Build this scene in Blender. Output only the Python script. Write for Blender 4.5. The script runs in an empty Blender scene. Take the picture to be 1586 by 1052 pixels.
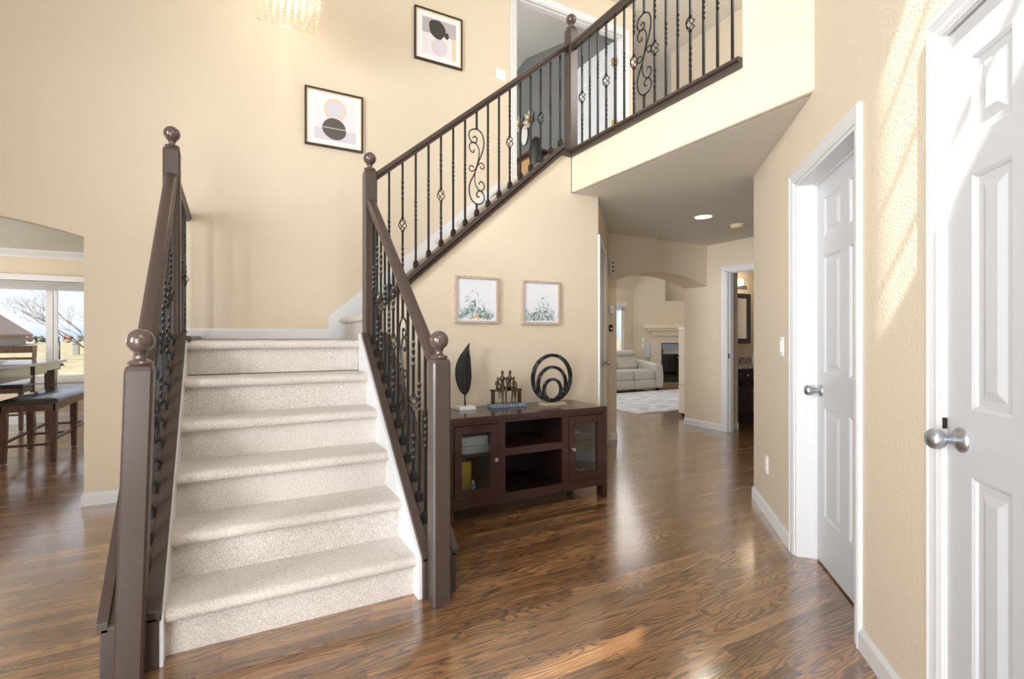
import bpy, bmesh, math, random
from mathutils import Vector, Matrix
random.seed(7)
C = bpy.context.scene.collection
PI = math.pi
S2 = math.sqrt(2)

# ------------------------------------------------------------------ camera
F_PX, CX, CY, YAW, EYE = 760.84, 751.1, 522.5, 0.4794, 1.2
cd = bpy.data.cameras.new('camera'); cam = bpy.data.objects.new('camera', cd); C.objects.link(cam)
cam.location = (0, 0, EYE); cam.rotation_euler = (PI/2, 0, -YAW)
cd.sensor_width = 36; cd.lens = F_PX/1586*36
cd.shift_x = (793-CX)/1586; cd.shift_y = (CY-526)/1586
cd.clip_start = .02
bpy.context.scene.camera = cam
# ------------------------------------------------------------------ world, sun, exposure
sc = bpy.context.scene
sc.view_settings.view_transform = 'Standard'; sc.view_settings.look = 'None'
sc.view_settings.exposure = 0.2; sc.view_settings.gamma = 1; sc.view_settings.use_curve_mapping = False
w = bpy.data.worlds.new('sky'); sc.world = w; w.use_nodes = True
nt = w.node_tree; bg = nt.nodes['Background']
tc = nt.nodes.new('ShaderNodeTexCoord'); mp = nt.nodes.new('ShaderNodeMapping'); mp.inputs['Scale'].default_value = (2, 2, 6)
nz = nt.nodes.new('ShaderNodeTexNoise'); nz.inputs['Scale'].default_value = 1.6; nz.inputs['Detail'].default_value = 6
cr = nt.nodes.new('ShaderNodeValToRGB')
cr.color_ramp.elements[0].position = .42; cr.color_ramp.elements[0].color = (.50, .66, .90, 1)
cr.color_ramp.elements[1].position = .58; cr.color_ramp.elements[1].color = (.80, .85, .92, 1)
nt.links.new(tc.outputs['Generated'], mp.inputs['Vector']); nt.links.new(mp.outputs['Vector'], nz.inputs['Vector'])
nt.links.new(nz.outputs['Fac'], cr.inputs['Fac']); nt.links.new(cr.outputs['Color'], bg.inputs['Color'])
bg.inputs['Strength'].default_value = 1.1

def lamp(name, kind, loc, energy, color=(1, 1, 1), rot=None, size=None, size_y=None, aim=None, angle=None):
    l = bpy.data.lights.new(name, kind); l.energy = energy; l.color = color
    o = bpy.data.objects.new(name, l); C.objects.link(o); o.location = loc
    if rot: o.rotation_euler = rot
    if aim: o.rotation_euler = (Vector(aim)-Vector(loc)).to_track_quat('-Z', 'Y').to_euler()
    if kind == 'AREA':
        l.shape = 'RECTANGLE'; l.size = size; l.size_y = size_y or size
    if kind == 'POINT' and size: l.shadow_soft_size = size
    if kind == 'SUN': l.angle = angle
    return o
SUN = Vector((1.5, 1, -1.315)).normalized()
lamp('sun', 'SUN', (-9, -5, 9), 12.0, (1, .95, .87), rot=SUN.to_track_quat('-Z', 'Y').to_euler(), angle=.009)
# daylight at the front and living windows; the other area lamps are added fill
lamp('daylight_front_window', 'AREA', (.2, -.7, 3.6), 44, (.96, .98, 1), size=1.2, size_y=2.0, aim=(.6, 3, 1.8))
lamp('fill_left', 'AREA', (-4.7, -.3, 2.3), 100, (.95, .97, 1), size=1.6, size_y=3.2, aim=(2.6, 2.7, 2.6)).data.spread = 1.12  # unseen fill narrowed onto the beam; the left wall has no opening
lamp('fill_entry', 'AREA', (-1.0, -.7, 1.2), 128, (.95, .97, 1), size=2.2, size_y=2.0, aim=(1.8, 3, 1.5))  # added fill behind the camera, lifts the hall ceiling and the steps
lamp('fill_hall_side', 'AREA', (4.6, 2.38, 1.3), 1, (.96, .98, 1), size=1.6, size_y=1.6, aim=(4.4, 4.4, 1.9))  # added fill hidden round the corner, for hallway ceiling and arch wall
lamp('fill_dining', 'AREA', (-4.8, 6.8, 1.5), 90, (.96, .98, 1), size=2.4, size_y=1.6, aim=(0, 6.6, .9))  # added fill at the closed left wall of the dining room
lamp('daylight_living_window', 'AREA', (7.2, 9.0, 2.6), 55, (1, .98, .95), size=3, size_y=3, aim=(7.4, 6, 1))
lamp('fill_living_side', 'AREA', (10.2, 5.6, 2.2), 30, (1, .97, .93), size=2.5, size_y=2.5, aim=(5, 6.2, 1))  # added fill from the windowless far side of the living room
lamp('fill_living_left', 'AREA', (4.0, 7.2, 1.6), 26, (1, .98, .95), size=2.2, size_y=2, aim=(8, 7, 1.4))  # unseen fill behind the arch wall, for drawer tower and fireplace
lamp('fill_upper_hall', 'AREA', (4.4, 1.4, 4.6), 42, (1, .97, .92), size=1.2, size_y=.8, aim=(4.0, 4.2, 3.6))  # added fill that brightens the upper hall, no window there
lamp('fill_bedroom', 'AREA', (1.2, 6.6, 4.0), 60, (1, .99, .97), size=2, size_y=1.8, aim=(4.3, 6.6, 4.0))  # added fill inside the bedroom, aimed at the grey wall

# ------------------------------------------------------------------ materials
def mat(name, col, rough=.6, metal=0, spec=.5, trans=0, emit=None, estr=0, coat=0):
    m = bpy.data.materials.new(name); m.use_nodes = True
    b = m.node_tree.nodes['Principled BSDF']
    b.inputs['Base Color'].default_value = (*col, 1); b.inputs['Roughness'].default_value = rough
    b.inputs['Metallic'].default_value = metal; b.inputs['Specular IOR Level'].default_value = spec
    b.inputs['Transmission Weight'].default_value = trans; b.inputs['Coat Weight'].default_value = coat
    if emit: b.inputs['Emission Color'].default_value = (*emit, 1); b.inputs['Emission Strength'].default_value = estr
    return m
def nodes(m): return m.node_tree, m.node_tree.nodes, m.node_tree.links, m.node_tree.nodes['Principled BSDF']
def sr(r, g, b):
    return tuple(((c/255+.055)/1.055)**2.4 if c > 10 else c/255/12.92 for c in (r, g, b))
def add_bump(m, scale, strength, dist=.002, detail=2, stretch=(1, 1, 1), rough=.5):
    t, n, l, b = nodes(m)
    tc = n.new('ShaderNodeTexCoord'); mp = n.new('ShaderNodeMapping'); mp.inputs['Scale'].default_value = stretch
    nz = n.new('ShaderNodeTexNoise'); nz.inputs['Scale'].default_value = scale; nz.inputs['Detail'].default_value = detail
    nz.inputs['Roughness'].default_value = rough
    bp = n.new('ShaderNodeBump'); bp.inputs['Strength'].default_value = strength; bp.inputs['Distance'].default_value = dist
    l.new(tc.outputs['Object'], mp.inputs['Vector']); l.new(mp.outputs['Vector'], nz.inputs['Vector'])
    l.new(nz.outputs['Fac'], bp.inputs['Height']); l.new(bp.outputs['Normal'], b.inputs['Normal'])
    return nz
def add_var(m, c1, c2, scale, stretch=(1, 1, 1), detail=3, p0=.35, p1=.65, rough=.6):
    t, n, l, b = nodes(m)
    tc = n.new('ShaderNodeTexCoord'); mp = n.new('ShaderNodeMapping'); mp.inputs['Scale'].default_value = stretch
    nz = n.new('ShaderNodeTexNoise'); nz.inputs['Scale'].default_value = scale; nz.inputs['Detail'].default_value = detail
    nz.inputs['Roughness'].default_value = rough
    cr = n.new('ShaderNodeValToRGB'); e = cr.color_ramp.elements
    e[0].position = p0; e[0].color = (*c1, 1); e[1].position = p1; e[1].color = (*c2, 1)
    l.new(tc.outputs['Object'], mp.inputs['Vector']); l.new(mp.outputs['Vector'], nz.inputs['Vector'])
    l.new(nz.outputs['Fac'], cr.inputs['Fac']); l.new(cr.outputs['Color'], b.inputs['Base Color'])
    return m

WALL = mat('beige_orange_peel_paint', sr(219, 206, 184), .75, spec=.3); add_bump(WALL, 100, .8, .0032)
WALL_LIV = mat('cream_paint', sr(216, 204, 184), .75, spec=.3); add_bump(WALL_LIV, 130, .3, .002)
CEIL = mat('ceiling_paint', sr(222, 218, 208), .85, spec=.2); add_bump(CEIL, 160, .3, .002)
GREYW = mat('slate_grey_paint', sr(122, 124, 124), .75, spec=.3)
GREYC = mat('pale_grey_paint', sr(214, 213, 209), .8, spec=.2)
WHITE = mat('white_trim_paint', sr(222, 223, 224), .35); 
DOORW = mat('white_door_paint', sr(202, 204, 207), .4); add_bump(DOORW, 14, .12, .001, 4, (14, 14, 1))
BROWN = mat('brown_painted_wood', sr(70, 58, 52), .32); add_bump(BROWN, 20, .05, .001, 3, (8, 8, 1))
IRON = mat('black_wrought_iron', sr(34, 31, 30), .38, metal=.35)
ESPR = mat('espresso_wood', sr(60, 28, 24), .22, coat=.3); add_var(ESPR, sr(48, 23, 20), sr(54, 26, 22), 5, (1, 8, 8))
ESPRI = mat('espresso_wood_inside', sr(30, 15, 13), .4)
NICKEL = mat('satin_nickel', sr(190, 194, 200), .4, metal=1)
GLASSM = bpy.data.materials.new('thin_glass'); GLASSM.use_nodes = True
def thin_glass(m, gloss=.12, tint=(1, 1, 1)):
    t = m.node_tree; n = t.nodes; l = t.links; n.clear()
    o = n.new('ShaderNodeOutputMaterial'); mx = n.new('ShaderNodeMixShader'); tr = n.new('ShaderNodeBsdfTransparent'); gl = n.new('ShaderNodeBsdfGlossy')
    fr = n.new('ShaderNodeFresnel'); fr.inputs['IOR'].default_value = 1.45
    tr.inputs['Color'].default_value = (*tint, 1); gl.inputs['Roughness'].default_value = .03
    l.new(fr.outputs['Fac'], mx.inputs['Fac']); l.new(tr.outputs['BSDF'], mx.inputs[1]); l.new(gl.outputs['BSDF'], mx.inputs[2]); l.new(mx.outputs['Shader'], o.inputs['Surface'])
thin_glass(GLASSM)
CARPET = mat('beige_cut_pile_carpet', sr(205, 190, 170), .95, spec=.1)
add_var(CARPET, sr(188, 178, 166), sr(236, 230, 224), 260, detail=4, p0=.38, p1=.62)
def carpet_bump():
    t, n, l, b = nodes(CARPET)
    tc = n.new('ShaderNodeTexCoord'); nz = n.new('ShaderNodeTexNoise'); nz.inputs['Scale'].default_value = 300; nz.inputs['Detail'].default_value = 3
    n2 = n.new('ShaderNodeTexNoise'); n2.inputs['Scale'].default_value = 7; n2.inputs['Detail'].default_value = 2
    ad = n.new('ShaderNodeMath'); ad.operation = 'MULTIPLY_ADD'; ad.inputs[1].default_value = 2.0
    bp = n.new('ShaderNodeBump'); bp.inputs['Strength'].default_value = .9; bp.inputs['Distance'].default_value = .004
    l.new(tc.outputs['Object'], nz.inputs['Vector']); l.new(tc.outputs['Object'], n2.inputs['Vector'])
    l.new(n2.outputs['Fac'], ad.inputs[0]); l.new(nz.outputs['Fac'], ad.inputs[2])
    l.new(ad.outputs[0], bp.inputs['Height']); l.new(bp.outputs['Normal'], b.inputs['Normal'])
    b.inputs['Sheen Weight'].default_value = .2
carpet_bump()

def oak_floor():
    m = mat('stained_oak_strips', (.2, .1, .05), .24, coat=.8)
    t, n, l, b = nodes(m); b.inputs['Coat Roughness'].default_value = .16; b.inputs['Coat IOR'].default_value = 2.0; b.inputs['Coat Weight'].default_value = 1.0
    tc = n.new('ShaderNodeTexCoord')
    def M(op, a, bb=None, c=None):
        x = n.new('ShaderNodeMath'); x.operation = op
        for i, v in enumerate((a, bb, c)):
            if v is None: continue
            if isinstance(v, (int, float)): x.inputs[i].default_value = v
            else: l.new(v, x.inputs[i])
        return x.outputs[0]
    sp = n.new('ShaderNodeSeparateXYZ'); l.new(tc.outputs['Object'], sp.inputs[0])
    PW = .0572
    row = M('FLOOR', M('DIVIDE', sp.outputs['Y'], PW))
    wn = n.new('ShaderNodeTexWhiteNoise'); wn.noise_dimensions = '1D'; l.new(row, wn.inputs['W'])
    xs = M('DIVIDE', M('ADD', sp.outputs['X'], M('MULTIPLY', wn.outputs['Value'], 3.7)), .95)
    col = M('FLOOR', xs)
    cb = n.new('ShaderNodeCombineXYZ'); l.new(row, cb.inputs[0]); l.new(col, cb.inputs[1])
    w2 = n.new('ShaderNodeTexWhiteNoise'); w2.noise_dimensions = '2D'; l.new(cb.outputs[0], w2.inputs['Vector'])
    # grain coordinates shifted per board
    sh = M('MULTIPLY', w2.outputs['Value'], 37.0)
    g = n.new('ShaderNodeCombineXYZ'); l.new(M('ADD', sp.outputs['X'], sh), g.inputs[0]); l.new(M('MULTIPLY', sp.outputs['Y'], 1.0), g.inputs[1]); l.new(sh, g.inputs[2])
    # cathedral figure: contour lines of a stretched noise field
    mp = n.new('ShaderNodeMapping'); mp.inputs['Scale'].default_value = (1.3, 11, 1); l.new(g.outputs[0], mp.inputs['Vector'])
    nz = n.new('ShaderNodeTexNoise'); nz.inputs['Scale'].default_value = 1.0; nz.inputs['Detail'].default_value = 1.5; l.new(mp.outputs[0], nz.inputs['Vector'])
    rings = M('SINE', M('ADD', M('MULTIPLY', nz.outputs['Fac'], 105.0), M('MULTIPLY', sp.outputs['Y'], 330.0)))
    rings = M('MULTIPLY_ADD', rings, .5, .5)
    rings = M('SUBTRACT', 1.0, M('POWER', rings, 4.0))
    # fine pores
    mp2 = n.new('ShaderNodeMapping'); mp2.inputs['Scale'].default_value = (14, 330, 1); l.new(g.outputs[0], mp2.inputs['Vector'])
    n2 = n.new('ShaderNodeTexNoise'); n2.inputs['Scale'].default_value = 1.0; n2.inputs['Detail'].default_value = 3; l.new(mp2.outputs[0], n2.inputs['Vector'])
    mp3 = n.new('ShaderNodeMapping'); mp3.inputs['Scale'].default_value = (1.6, 14, 1); l.new(g.outputs[0], mp3.inputs['Vector'])
    n3 = n.new('ShaderNodeTexNoise'); n3.inputs['Scale'].default_value = 1.0; n3.inputs['Detail'].default_value = 2; l.new(mp3.outputs[0], n3.inputs['Vector'])
    v = M('ADD', M('MULTIPLY', rings, .34), M('MULTIPLY', n2.outputs['Fac'], .42))
    v = M('ADD', v, M('MULTIPLY', w2.outputs['Value'], .24))
    v = M('ADD', v, M('MULTIPLY_ADD', n3.outputs['Fac'], .5, -.37))
    cr = n.new('ShaderNodeValToRGB'); e = cr.color_ramp.elements
    e[0].position = .12; e[0].color = (*sr(72, 48, 31), 1); e[1].position = .92; e[1].color = (*sr(214, 173, 126), 1)
    x = cr.color_ramp.elements.new(.42); x.color = (*sr(120, 86, 55), 1)
    x = cr.color_ramp.elements.new(.66); x.color = (*sr(164, 120, 78), 1)
    l.new(v, cr.inputs['Fac'])
    # seams
    fy = M('FRACT', M('DIVIDE', sp.outputs['Y'], PW)); fx = M('FRACT', xs)
    sy = M('LESS_THAN', M('MINIMUM', fy, M('SUBTRACT', 1.0, fy)), .012)
    sx = M('LESS_THAN', M('MINIMUM', fx, M('SUBTRACT', 1.0, fx)), .0012)
    seam = M('MAXIMUM', sx, sy)
    mx = n.new('ShaderNodeMixRGB'); mx.inputs[2].default_value = (*sr(48, 30, 20), 1)
    l.new(M('MULTIPLY', seam, .75), mx.inputs[0]); l.new(cr.outputs['Color'], mx.inputs[1]); l.new(mx.outputs[0], b.inputs['Base Color'])
    bp = n.new('ShaderNodeBump'); bp.inputs['Strength'].default_value = .25; bp.inputs['Distance'].default_value = .0008
    l.new(M('SUBTRACT', v, seam), bp.inputs['Height']); l.new(bp.outputs['Normal'], b.inputs['Normal'])
    rv = M('MULTIPLY_ADD', n3.outputs['Fac'], .12, .2); l.new(rv, b.inputs['Roughness'])
    return m
OAK = oak_floor()

# ------------------------------------------------------------------ mesh helpers
class MB:
    def __init__(s, M=None): s.bm = bmesh.new(); s.M = M
    def add(s, verts, faces):
        vs = [s.bm.verts.new(v) for v in verts]
        for f in faces:
            try: s.bm.faces.new([vs[i] for i in f])
            except ValueError: pass
        return vs
    def box(s, x0, x1, y0, y1, z0, z1, bevel=0):
        tmp = bmesh.new()
        vs = [tmp.verts.new((x, y, z)) for x in (x0, x1) for y in (y0, y1) for z in (z0, z1)]
        for f in ((0, 1, 3, 2), (4, 6, 7, 5), (0, 4, 5, 1), (2, 3, 7, 6), (0, 2, 6, 4), (1, 5, 7, 3)): tmp.faces.new([vs[i] for i in f])
        if bevel: bmesh.ops.bevel(tmp, geom=list(tmp.edges), offset=bevel, segments=2, profile=.5, affect='EDGES')
        s.merge(tmp); return s
    def merge(s, tmp):
        me = bpy.data.meshes.new('tmp'); tmp.to_mesh(me); tmp.free(); s.bm.from_mesh(me); bpy.data.meshes.remove(me)
    def prism(s, poly, axis, a0, a1):
        """poly: list of 2D points in the plane perpendicular to axis (x: (y,z); y: (x,z); z: (x,y))"""
        def P(p, a): return {'x': (a, p[0], p[1]), 'y': (p[0], a, p[1]), 'z': (p[0], p[1], a)}[axis]
        n = len(poly); A = [P(p, a0) for p in poly]; B = [P(p, a1) for p in poly]
        s.add(A+B, [tuple(range(n)), tuple(range(2*n-1, n-1, -1))]+[(i, i+n, (i+1) % n+n, (i+1) % n) for i in range(n)]); return s
    def loft(s, profs, close=True, caps=True):
        n = len(profs[0]); vs = []
        for p in profs: vs += list(p)
        fs = []
        for k in range(len(profs)-1):
            for i in range(n if close else n-1):
                j = (i+1) % n; fs.append((k*n+i, k*n+j, (k+1)*n+j, (k+1)*n+i))
        if caps: fs += [tuple(range(n-1, -1, -1)), tuple((len(profs)-1)*n+i for i in range(n))]
        s.add(vs, fs); return s
    def lathe(s, prof, c=(0, 0, 0), seg=24):
        rings = []
        for r, z in prof:
            rings.append([(c[0]+max(r, 1e-4)*math.cos(2*PI*i/seg), c[1]+max(r, 1e-4)*math.sin(2*PI*i/seg), c[2]+z) for i in range(seg)])
        s.loft(rings); return s
    def tube(s, pts, r, seg=6, closed=False):
        pts = [Vector(p) for p in pts]; n = len(pts); rings = []; up = None
        for i, p in enumerate(pts):
            if closed: d = pts[(i+1) % n]-pts[i-1]
            else: d = pts[min(i+1, n-1)]-pts[max(i-1, 0)]
            d.normalize()
            if up is None: up = d.orthogonal().normalized()
            up = (up-d*up.dot(d))
            up = up.normalized() if up.length > 1e-5 else d.orthogonal().normalized()
            sd = d.cross(up); rr = r[i] if isinstance(r, (list, tuple)) else r
            rings.append([tuple(p+up*rr*math.cos(2*PI*k/seg)+sd*rr*math.sin(2*PI*k/seg)) for k in range(seg)])
        if closed: rings.append(rings[0])
        s.loft(rings, caps=not closed); return s
    def sphere(s, c, r, seg=16, sz=1):
        n = seg//2
        s.lathe([(r*math.sin(PI*k/n), -r*sz*math.cos(PI*k/n)) for k in range(n+1)], c, seg); return s

def link(name, me, m, parent=None):
    o = bpy.data.objects.new(name, me); C.objects.link(o)
    if m is not None: me.materials.append(m)
    if parent is not None: o.parent = parent
    return o
def obj(name, mb, m, parent=None, smooth=None, base=None, bevel=None, kind=None):
    bm = mb.bm
    if mb.M is not None: bmesh.ops.transform(bm, matrix=mb.M, verts=bm.verts)
    bmesh.ops.recalc_face_normals(bm, faces=bm.faces)
    off = Vector((0, 0, 0))
    p = parent
    while p is not None: off += p.location; p = p.parent
    if base is not None: off = off+Vector(base)
    bmesh.ops.translate(bm, vec=-off, verts=bm.verts)
    me = bpy.data.meshes.new(name); bm.to_mesh(me); bm.free()
    if smooth: me.polygons.foreach_set('use_smooth', [True]*len(me.polygons))
    o = link(name, me, m, parent)
    if base is not None: o.location = base
    if smooth and smooth != 'all':
        try: me.set_sharp_from_angle(angle=math.radians(smooth))
        except Exception: pass
    if bevel:
        b = o.modifiers.new('bevel', 'BEVEL'); b.width = bevel; b.segments = 2; b.limit_method = 'ANGLE'; b.angle_limit = math.radians(40)
    if kind: o['kind'] = kind
    return o
def thing(name, label, cat, loc=(0, 0, 0), group=None, rz=0):
    o = bpy.data.objects.new(name, None); C.objects.link(o); o.location = loc; o.rotation_euler = (0, 0, rz); o.empty_display_size = .1
    o['label'] = label; o['category'] = cat
    if group: o['group'] = group
    return o
def tag(o, label, cat, group=None, kind=None):
    o['label'] = label; o['category'] = cat
    if group: o['group'] = group
    if kind: o['kind'] = kind
    return o
def struct(name, mb, m, label, smooth=None, bevel=None, parent=None):
    o = obj(name, mb, m, parent, smooth=smooth, bevel=bevel)
    if parent is None:
        o['kind'] = 'structure'; o['label'] = label; o['category'] = name.split('_')[0].rstrip('0123456789')
    return o
def dup(o, parent=None, loc=None):
    c = o.copy(); C.objects.link(c); c.parent = parent
    if loc is not None: c.location = loc
    for ch in list(o.children): dup(ch, c)
    return c
def wall_grid(mb, axis, a0, a1, u0, u1, z0, z1, holes):
    """wall between planes a0,a1 of the given axis, extent u0..u1, z0..z1, rectangular holes (ua,ub,za,zb)"""
    us = sorted({u0, u1, *[h[i] for h in holes for i in (0, 1) if u0 < h[i] < u1]}); zs = sorted({z0, z1, *[h[i] for h in holes for i in (2, 3) if z0 < h[i] < z1]})
    def solid(i, j):
        if not (0 <= i < len(us)-1 and 0 <= j < len(zs)-1): return False
        uc = (us[i]+us[i+1])/2; zc = (zs[j]+zs[j+1])/2
        return not any(h[0] < uc < h[1] and h[2] < zc < h[3] for h in holes)
    P = (lambda u, a, z: (a, u, z)) if axis == 'x' else (lambda u, a, z: (u, a, z))
    for i in range(len(us)-1):
        for j in range(len(zs)-1):
            if not solid(i, j): continue
            A, B, D, E = us[i], us[i+1], zs[j], zs[j+1]
            for a in (a0, a1): mb.add([P(A, a, D), P(B, a, D), P(B, a, E), P(A, a, E)], [(0, 1, 2, 3)])
            if not solid(i-1, j): mb.add([P(A, a0, D), P(A, a1, D), P(A, a1, E), P(A, a0, E)], [(0, 1, 2, 3)])
            if not solid(i+1, j): mb.add([P(B, a0, D), P(B, a1, D), P(B, a1, E), P(B, a0, E)], [(0, 1, 2, 3)])
            if not solid(i, j-1): mb.add([P(A, a0, D), P(B, a0, D), P(B, a1, D), P(A, a1, D)], [(0, 1, 2, 3)])
            if not solid(i, j+1): mb.add([P(A, a0, E), P(B, a0, E), P(B, a1, E), P(A, a1, E)], [(0, 1, 2, 3)])
    bmesh.ops.remove_doubles(mb.bm, verts=mb.bm.verts, dist=1e-5)
    return mb
# frame of the 45 degree wall on the right: u along it, v out of it into the foyer
def diag(ox, oy, ang):
    return Matrix.Translation((ox, oy, 0)) @ Matrix.Rotation(ang, 4, 'Z')
W45 = diag(1.15, 0, PI/4)

YB = 4.41      # face of the tall back wall
YU = 3.32      # face of the wall under the upper flight
XB = 2.54      # face of the balcony beam
ZC, Z2, Z3 = 2.41, 2.72, 5.13

# ------------------------------------------------------------------ setting: floors and ceilings
o = struct('floor', MB().box(-5.2, 10.7, -1.1, 9.4, -.12, 0), OAK, 'dark stained oak strip floor running through all rooms')
# the bedroom rises above the high ceiling, which stops short of it
cm = MB()
cm.box(-5.2, 10.7, -1.1, 4.53, 5.13, 5.25); cm.box(4.42, 10.7, 4.53, 9.4, 5.13, 5.25)
struct('ceiling', cm, CEIL, 'high ceiling over the foyer, upper hall and living room')
bc = MB(); bc.prism([(4.53, 5.13), (6.83, 5.76), (9.0, 5.22), (9.0, 5.4), (6.83, 5.9), (4.53, 5.27)], 'x', 0, 4.42)
struct('ceiling_bedroom', bc, GREYC, 'pale vaulted ceiling of the upstairs bedroom')
struct('ceiling_dining', MB().box(-5.0, -.2, 4.53, 9.0, ZC, ZC+.1), CEIL, 'white ceiling of the dining room')
hc = MB(); hc.prism([(XB+.045, 1.437), (3.49, 2.34), (5.6, 2.34), (5.6, YB), (3.9, YB), (2.84, 3.34), (XB+.045, YU)], 'z', ZC, ZC+.03)
struct('ceiling_hallway', hc, CEIL, 'low flat ceiling of the hallway under the balcony')
uf = MB(); uf.prism([(XB+.045, 1.2), (5.6, 1.2), (5.6, 4.9), (2.47, 4.9), (2.47, 3.36), (XB+.045, 3.36)], 'z', ZC+.03, Z2)
struct('floor_upper_hall', uf, CARPET, 'carpeted upper hall floor behind the balcony railing')
struct('floor_bedroom', MB().box(0, 4.3, 4.9, 9.0, ZC+.1, Z2), CARPET, 'carpeted bedroom floor upstairs')

# ------------------------------------------------------------------ setting: walls
def arc_pts(x0, x1, zs, zp, n=20):
    """segmental arch from (x1,zs) over to (x0,zs) with peak zp"""
    h = zp-zs; a = (x1-x0)/2; R = (a*a+h*h)/(2*h); cx = (x0+x1)/2; cz = zp-R; th = math.asin(a/R)
    return [(cx+R*math.sin(th*(1-2*k/n)), cz+R*math.cos(th*(1-2*k/n))) for k in range(n+1)]
DA0, DA1 = -2.72, -.9185
bk = MB()
bk.prism([(-5, 0), (DA0, 0)]+arc_pts(DA0, DA1, 1.915, 2.049)[::-1]+[(DA1, 0), (2.65, 0), (2.65, Z3), (-5, Z3)], 'y', YB, YB+.12)
bk.box(2.65, 4.165, YB, YB+.12, 4.80, Z3)
bk.box(4.165, 4.33, YB, YB+.12, Z2, Z3)
struct('wall_back', bk, WALL, 'tall beige back wall behind the staircase')
aw = MB()
aw.prism([(3.8, 0), (4.037, 0)]+arc_pts(4.037, 5.6, 1.872, 2.006)[::-1]+[(5.6, 0), (5.74, 0), (5.74, ZC), (3.8, ZC)], 'y', YB, YB+.36)
struct('wall_archway', aw, WALL, 'beige wall with the arched opening to the living room')
us = MB()
us.prism([(.93, 0), (2.83, 0), (2.83, ZC), (XB, ZC), (XB, Z2-.01), (2.44, Z2-.01), (.93, 1.405)], 'y', YU, YU+.1)
us.prism([(2.16, 0), (YU+.05, 0), (YU+.05, 1.0), (3.25, 1.0), (2.16, .05)], 'x', .83, .94)
struct('wall_under_stairs', us, WALL, 'beige wall under the upper flight behind the console')
bw = MB()
bw.prism([(1.2, ZC), (YU, ZC), (YU, Z2-.01), (1.778, Z2-.01), (1.778, Z3), (1.2, Z3)], 'x', XB, XB+.045); bw.box(XB+.045, XB+.13, 1.2, 1.778, Z2, Z3)
struct('wall_balcony', bw, WALL, 'beige beam face under the balcony railing', bevel=.012)
# closet wall at 45 degrees, (2.83,3.32) to (3.9,4.41)
M2 = diag(2.83, YU, PI/4)          # v negative side faces the hallway
cw = MB(M2); wall_grid(cw, 'y', 0, .1, 0, 1.53, 0, ZC, [(.06, .76, -1, 2.03)])
struct('wall_closet', cw, WALL, 'angled beige wall with the narrow white door in the hallway')
# the 45 degree wall on the right
D1 = (1.479, 2.280); D2 = (.280, .890)
rw = MB(W45); wall_grid(rw, 'y', -.14, 0, .141, 1.99, 0, Z3, [(D1[0], D1[1], -1, 2.045), (D2[0], D2[1], -1, 2.045)])
wall_grid(rw, 'y', -.14, 0, 1.99, 3.309, 0, ZC, [(D1[0], D1[1], -1, 2.045)])
struct('wall_right', rw, WALL, 'angled beige wall with the two white doors')
wr = MB(); wr.box(3.49, 5.72, 2.2, 2.34, 0, ZC)
struct('wall_hall_side', wr, WALL, 'hallway side wall past the corner')
wb = MB(); wall_grid(wb, 'x', 5.6, 5.72, 2.34, YB, 0, ZC, [(3.37, 4.127, -1, 2.04)])
struct('wall_bathroom', wb, WALL, 'beige wall with the bathroom doorway')
bi = MB(); bi.box(5.72, 5.93, 4.2, 4.3, 0, ZC); bi.box(5.93, 7.6, 4.75, 4.85, 0, ZC); bi.box(5.86, 5.93, 4.3, 4.85, 0, ZC); bi.box(7.6, 7.7, 2.2, 4.85, 0, ZC); bi.box(5.72, 7.7, 2.2, 2.3, 0, ZC)
struct('wall_bathroom_inside', bi, WALL, 'tan walls inside the bathroom')
struct('ceiling_bathroom', MB().box(5.6, 7.7, 2.2, 4.9, ZC, ZC+.1), CEIL, 'bathroom ceiling')
closet = MB(W45); closet.box(.141, 3.2, -.95, -.85, 0, 2.6)
struct('wall_closets_rear', closet, WALL, 'rear wall of the closets behind the white doors')
uh = MB(); uh.box(5.43, 5.55, 1.1, 4.85, Z2, Z3)
struct('wall_upper_hall', uh, WALL, 'beige wall across the upper hall')
struct('wall_upper_hall_end', MB().box(2.67, 5.43, 1.1, 1.2, Z2, Z3), WALL, 'end wall of the upper hall')
gw = MB(); gw.prism([(4.53, Z2), (9.0, Z2), (9.0, 5.22), (6.83, 5.76), (4.53, 5.13)], 'x', 4.3, 4.42)
struct('wall_bedroom', gw, GREYW, 'slate grey accent wall of the upstairs bedroom')
gw = MB(); gw.box(-.1, 0, 4.53, 9, Z2, 5.7); gw.box(0, 4.5, 8.98, 9.1, Z2, 5.7)
struct('wall_bedroom_rear', gw, GREYC, 'pale grey walls of the bedroom')
# outer shell
WZ = 3.41
fw = MB(); wall_grid(fw, 'y', -.82, -.8, -5.1, 1.3, 0, Z3, [(-.549, .8, WZ, WZ+.98), (-2.62, -1.92, 2.92, 3.05)])
struct('wall_front', fw, WALL, 'front wall of the foyer behind the viewer')
struct('wall_front_return', MB().box(1.25, 1.37, -.9, .101, 0, Z3), WALL, 'short wall beside the front door')
ww = MB(); wall_grid(ww, 'x', -5.1, -5.0, -.94, 9.0, 0, 6.0, [])
struct('wall_left', ww, WALL, 'left outer wall of the house')
DW = (-5.0+.6, -1.0, .60, 2.0)   # dining window
rr = MB(); wall_grid(rr, 'y', 9.0, 9.14, -5.1, 4.6, 0, 6.0, [(DW[0], DW[1], DW[2], DW[3])])
struct('wall_dining', rr, WALL, 'dining room wall with the wide window')
struct('wall_dining_side', MB().box(-.2, -.08, YB+.12, 9.0, 0, ZC), WALL, 'dining room side wall')
LW = (6.35, 8.66, .25, 2.05)
lv = MB(); wall_grid(lv, 'y', 9.2, 9.34, 3.8, 10.6, 0, Z3, [(LW[0], LW[1], LW[2], LW[3])])
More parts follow.
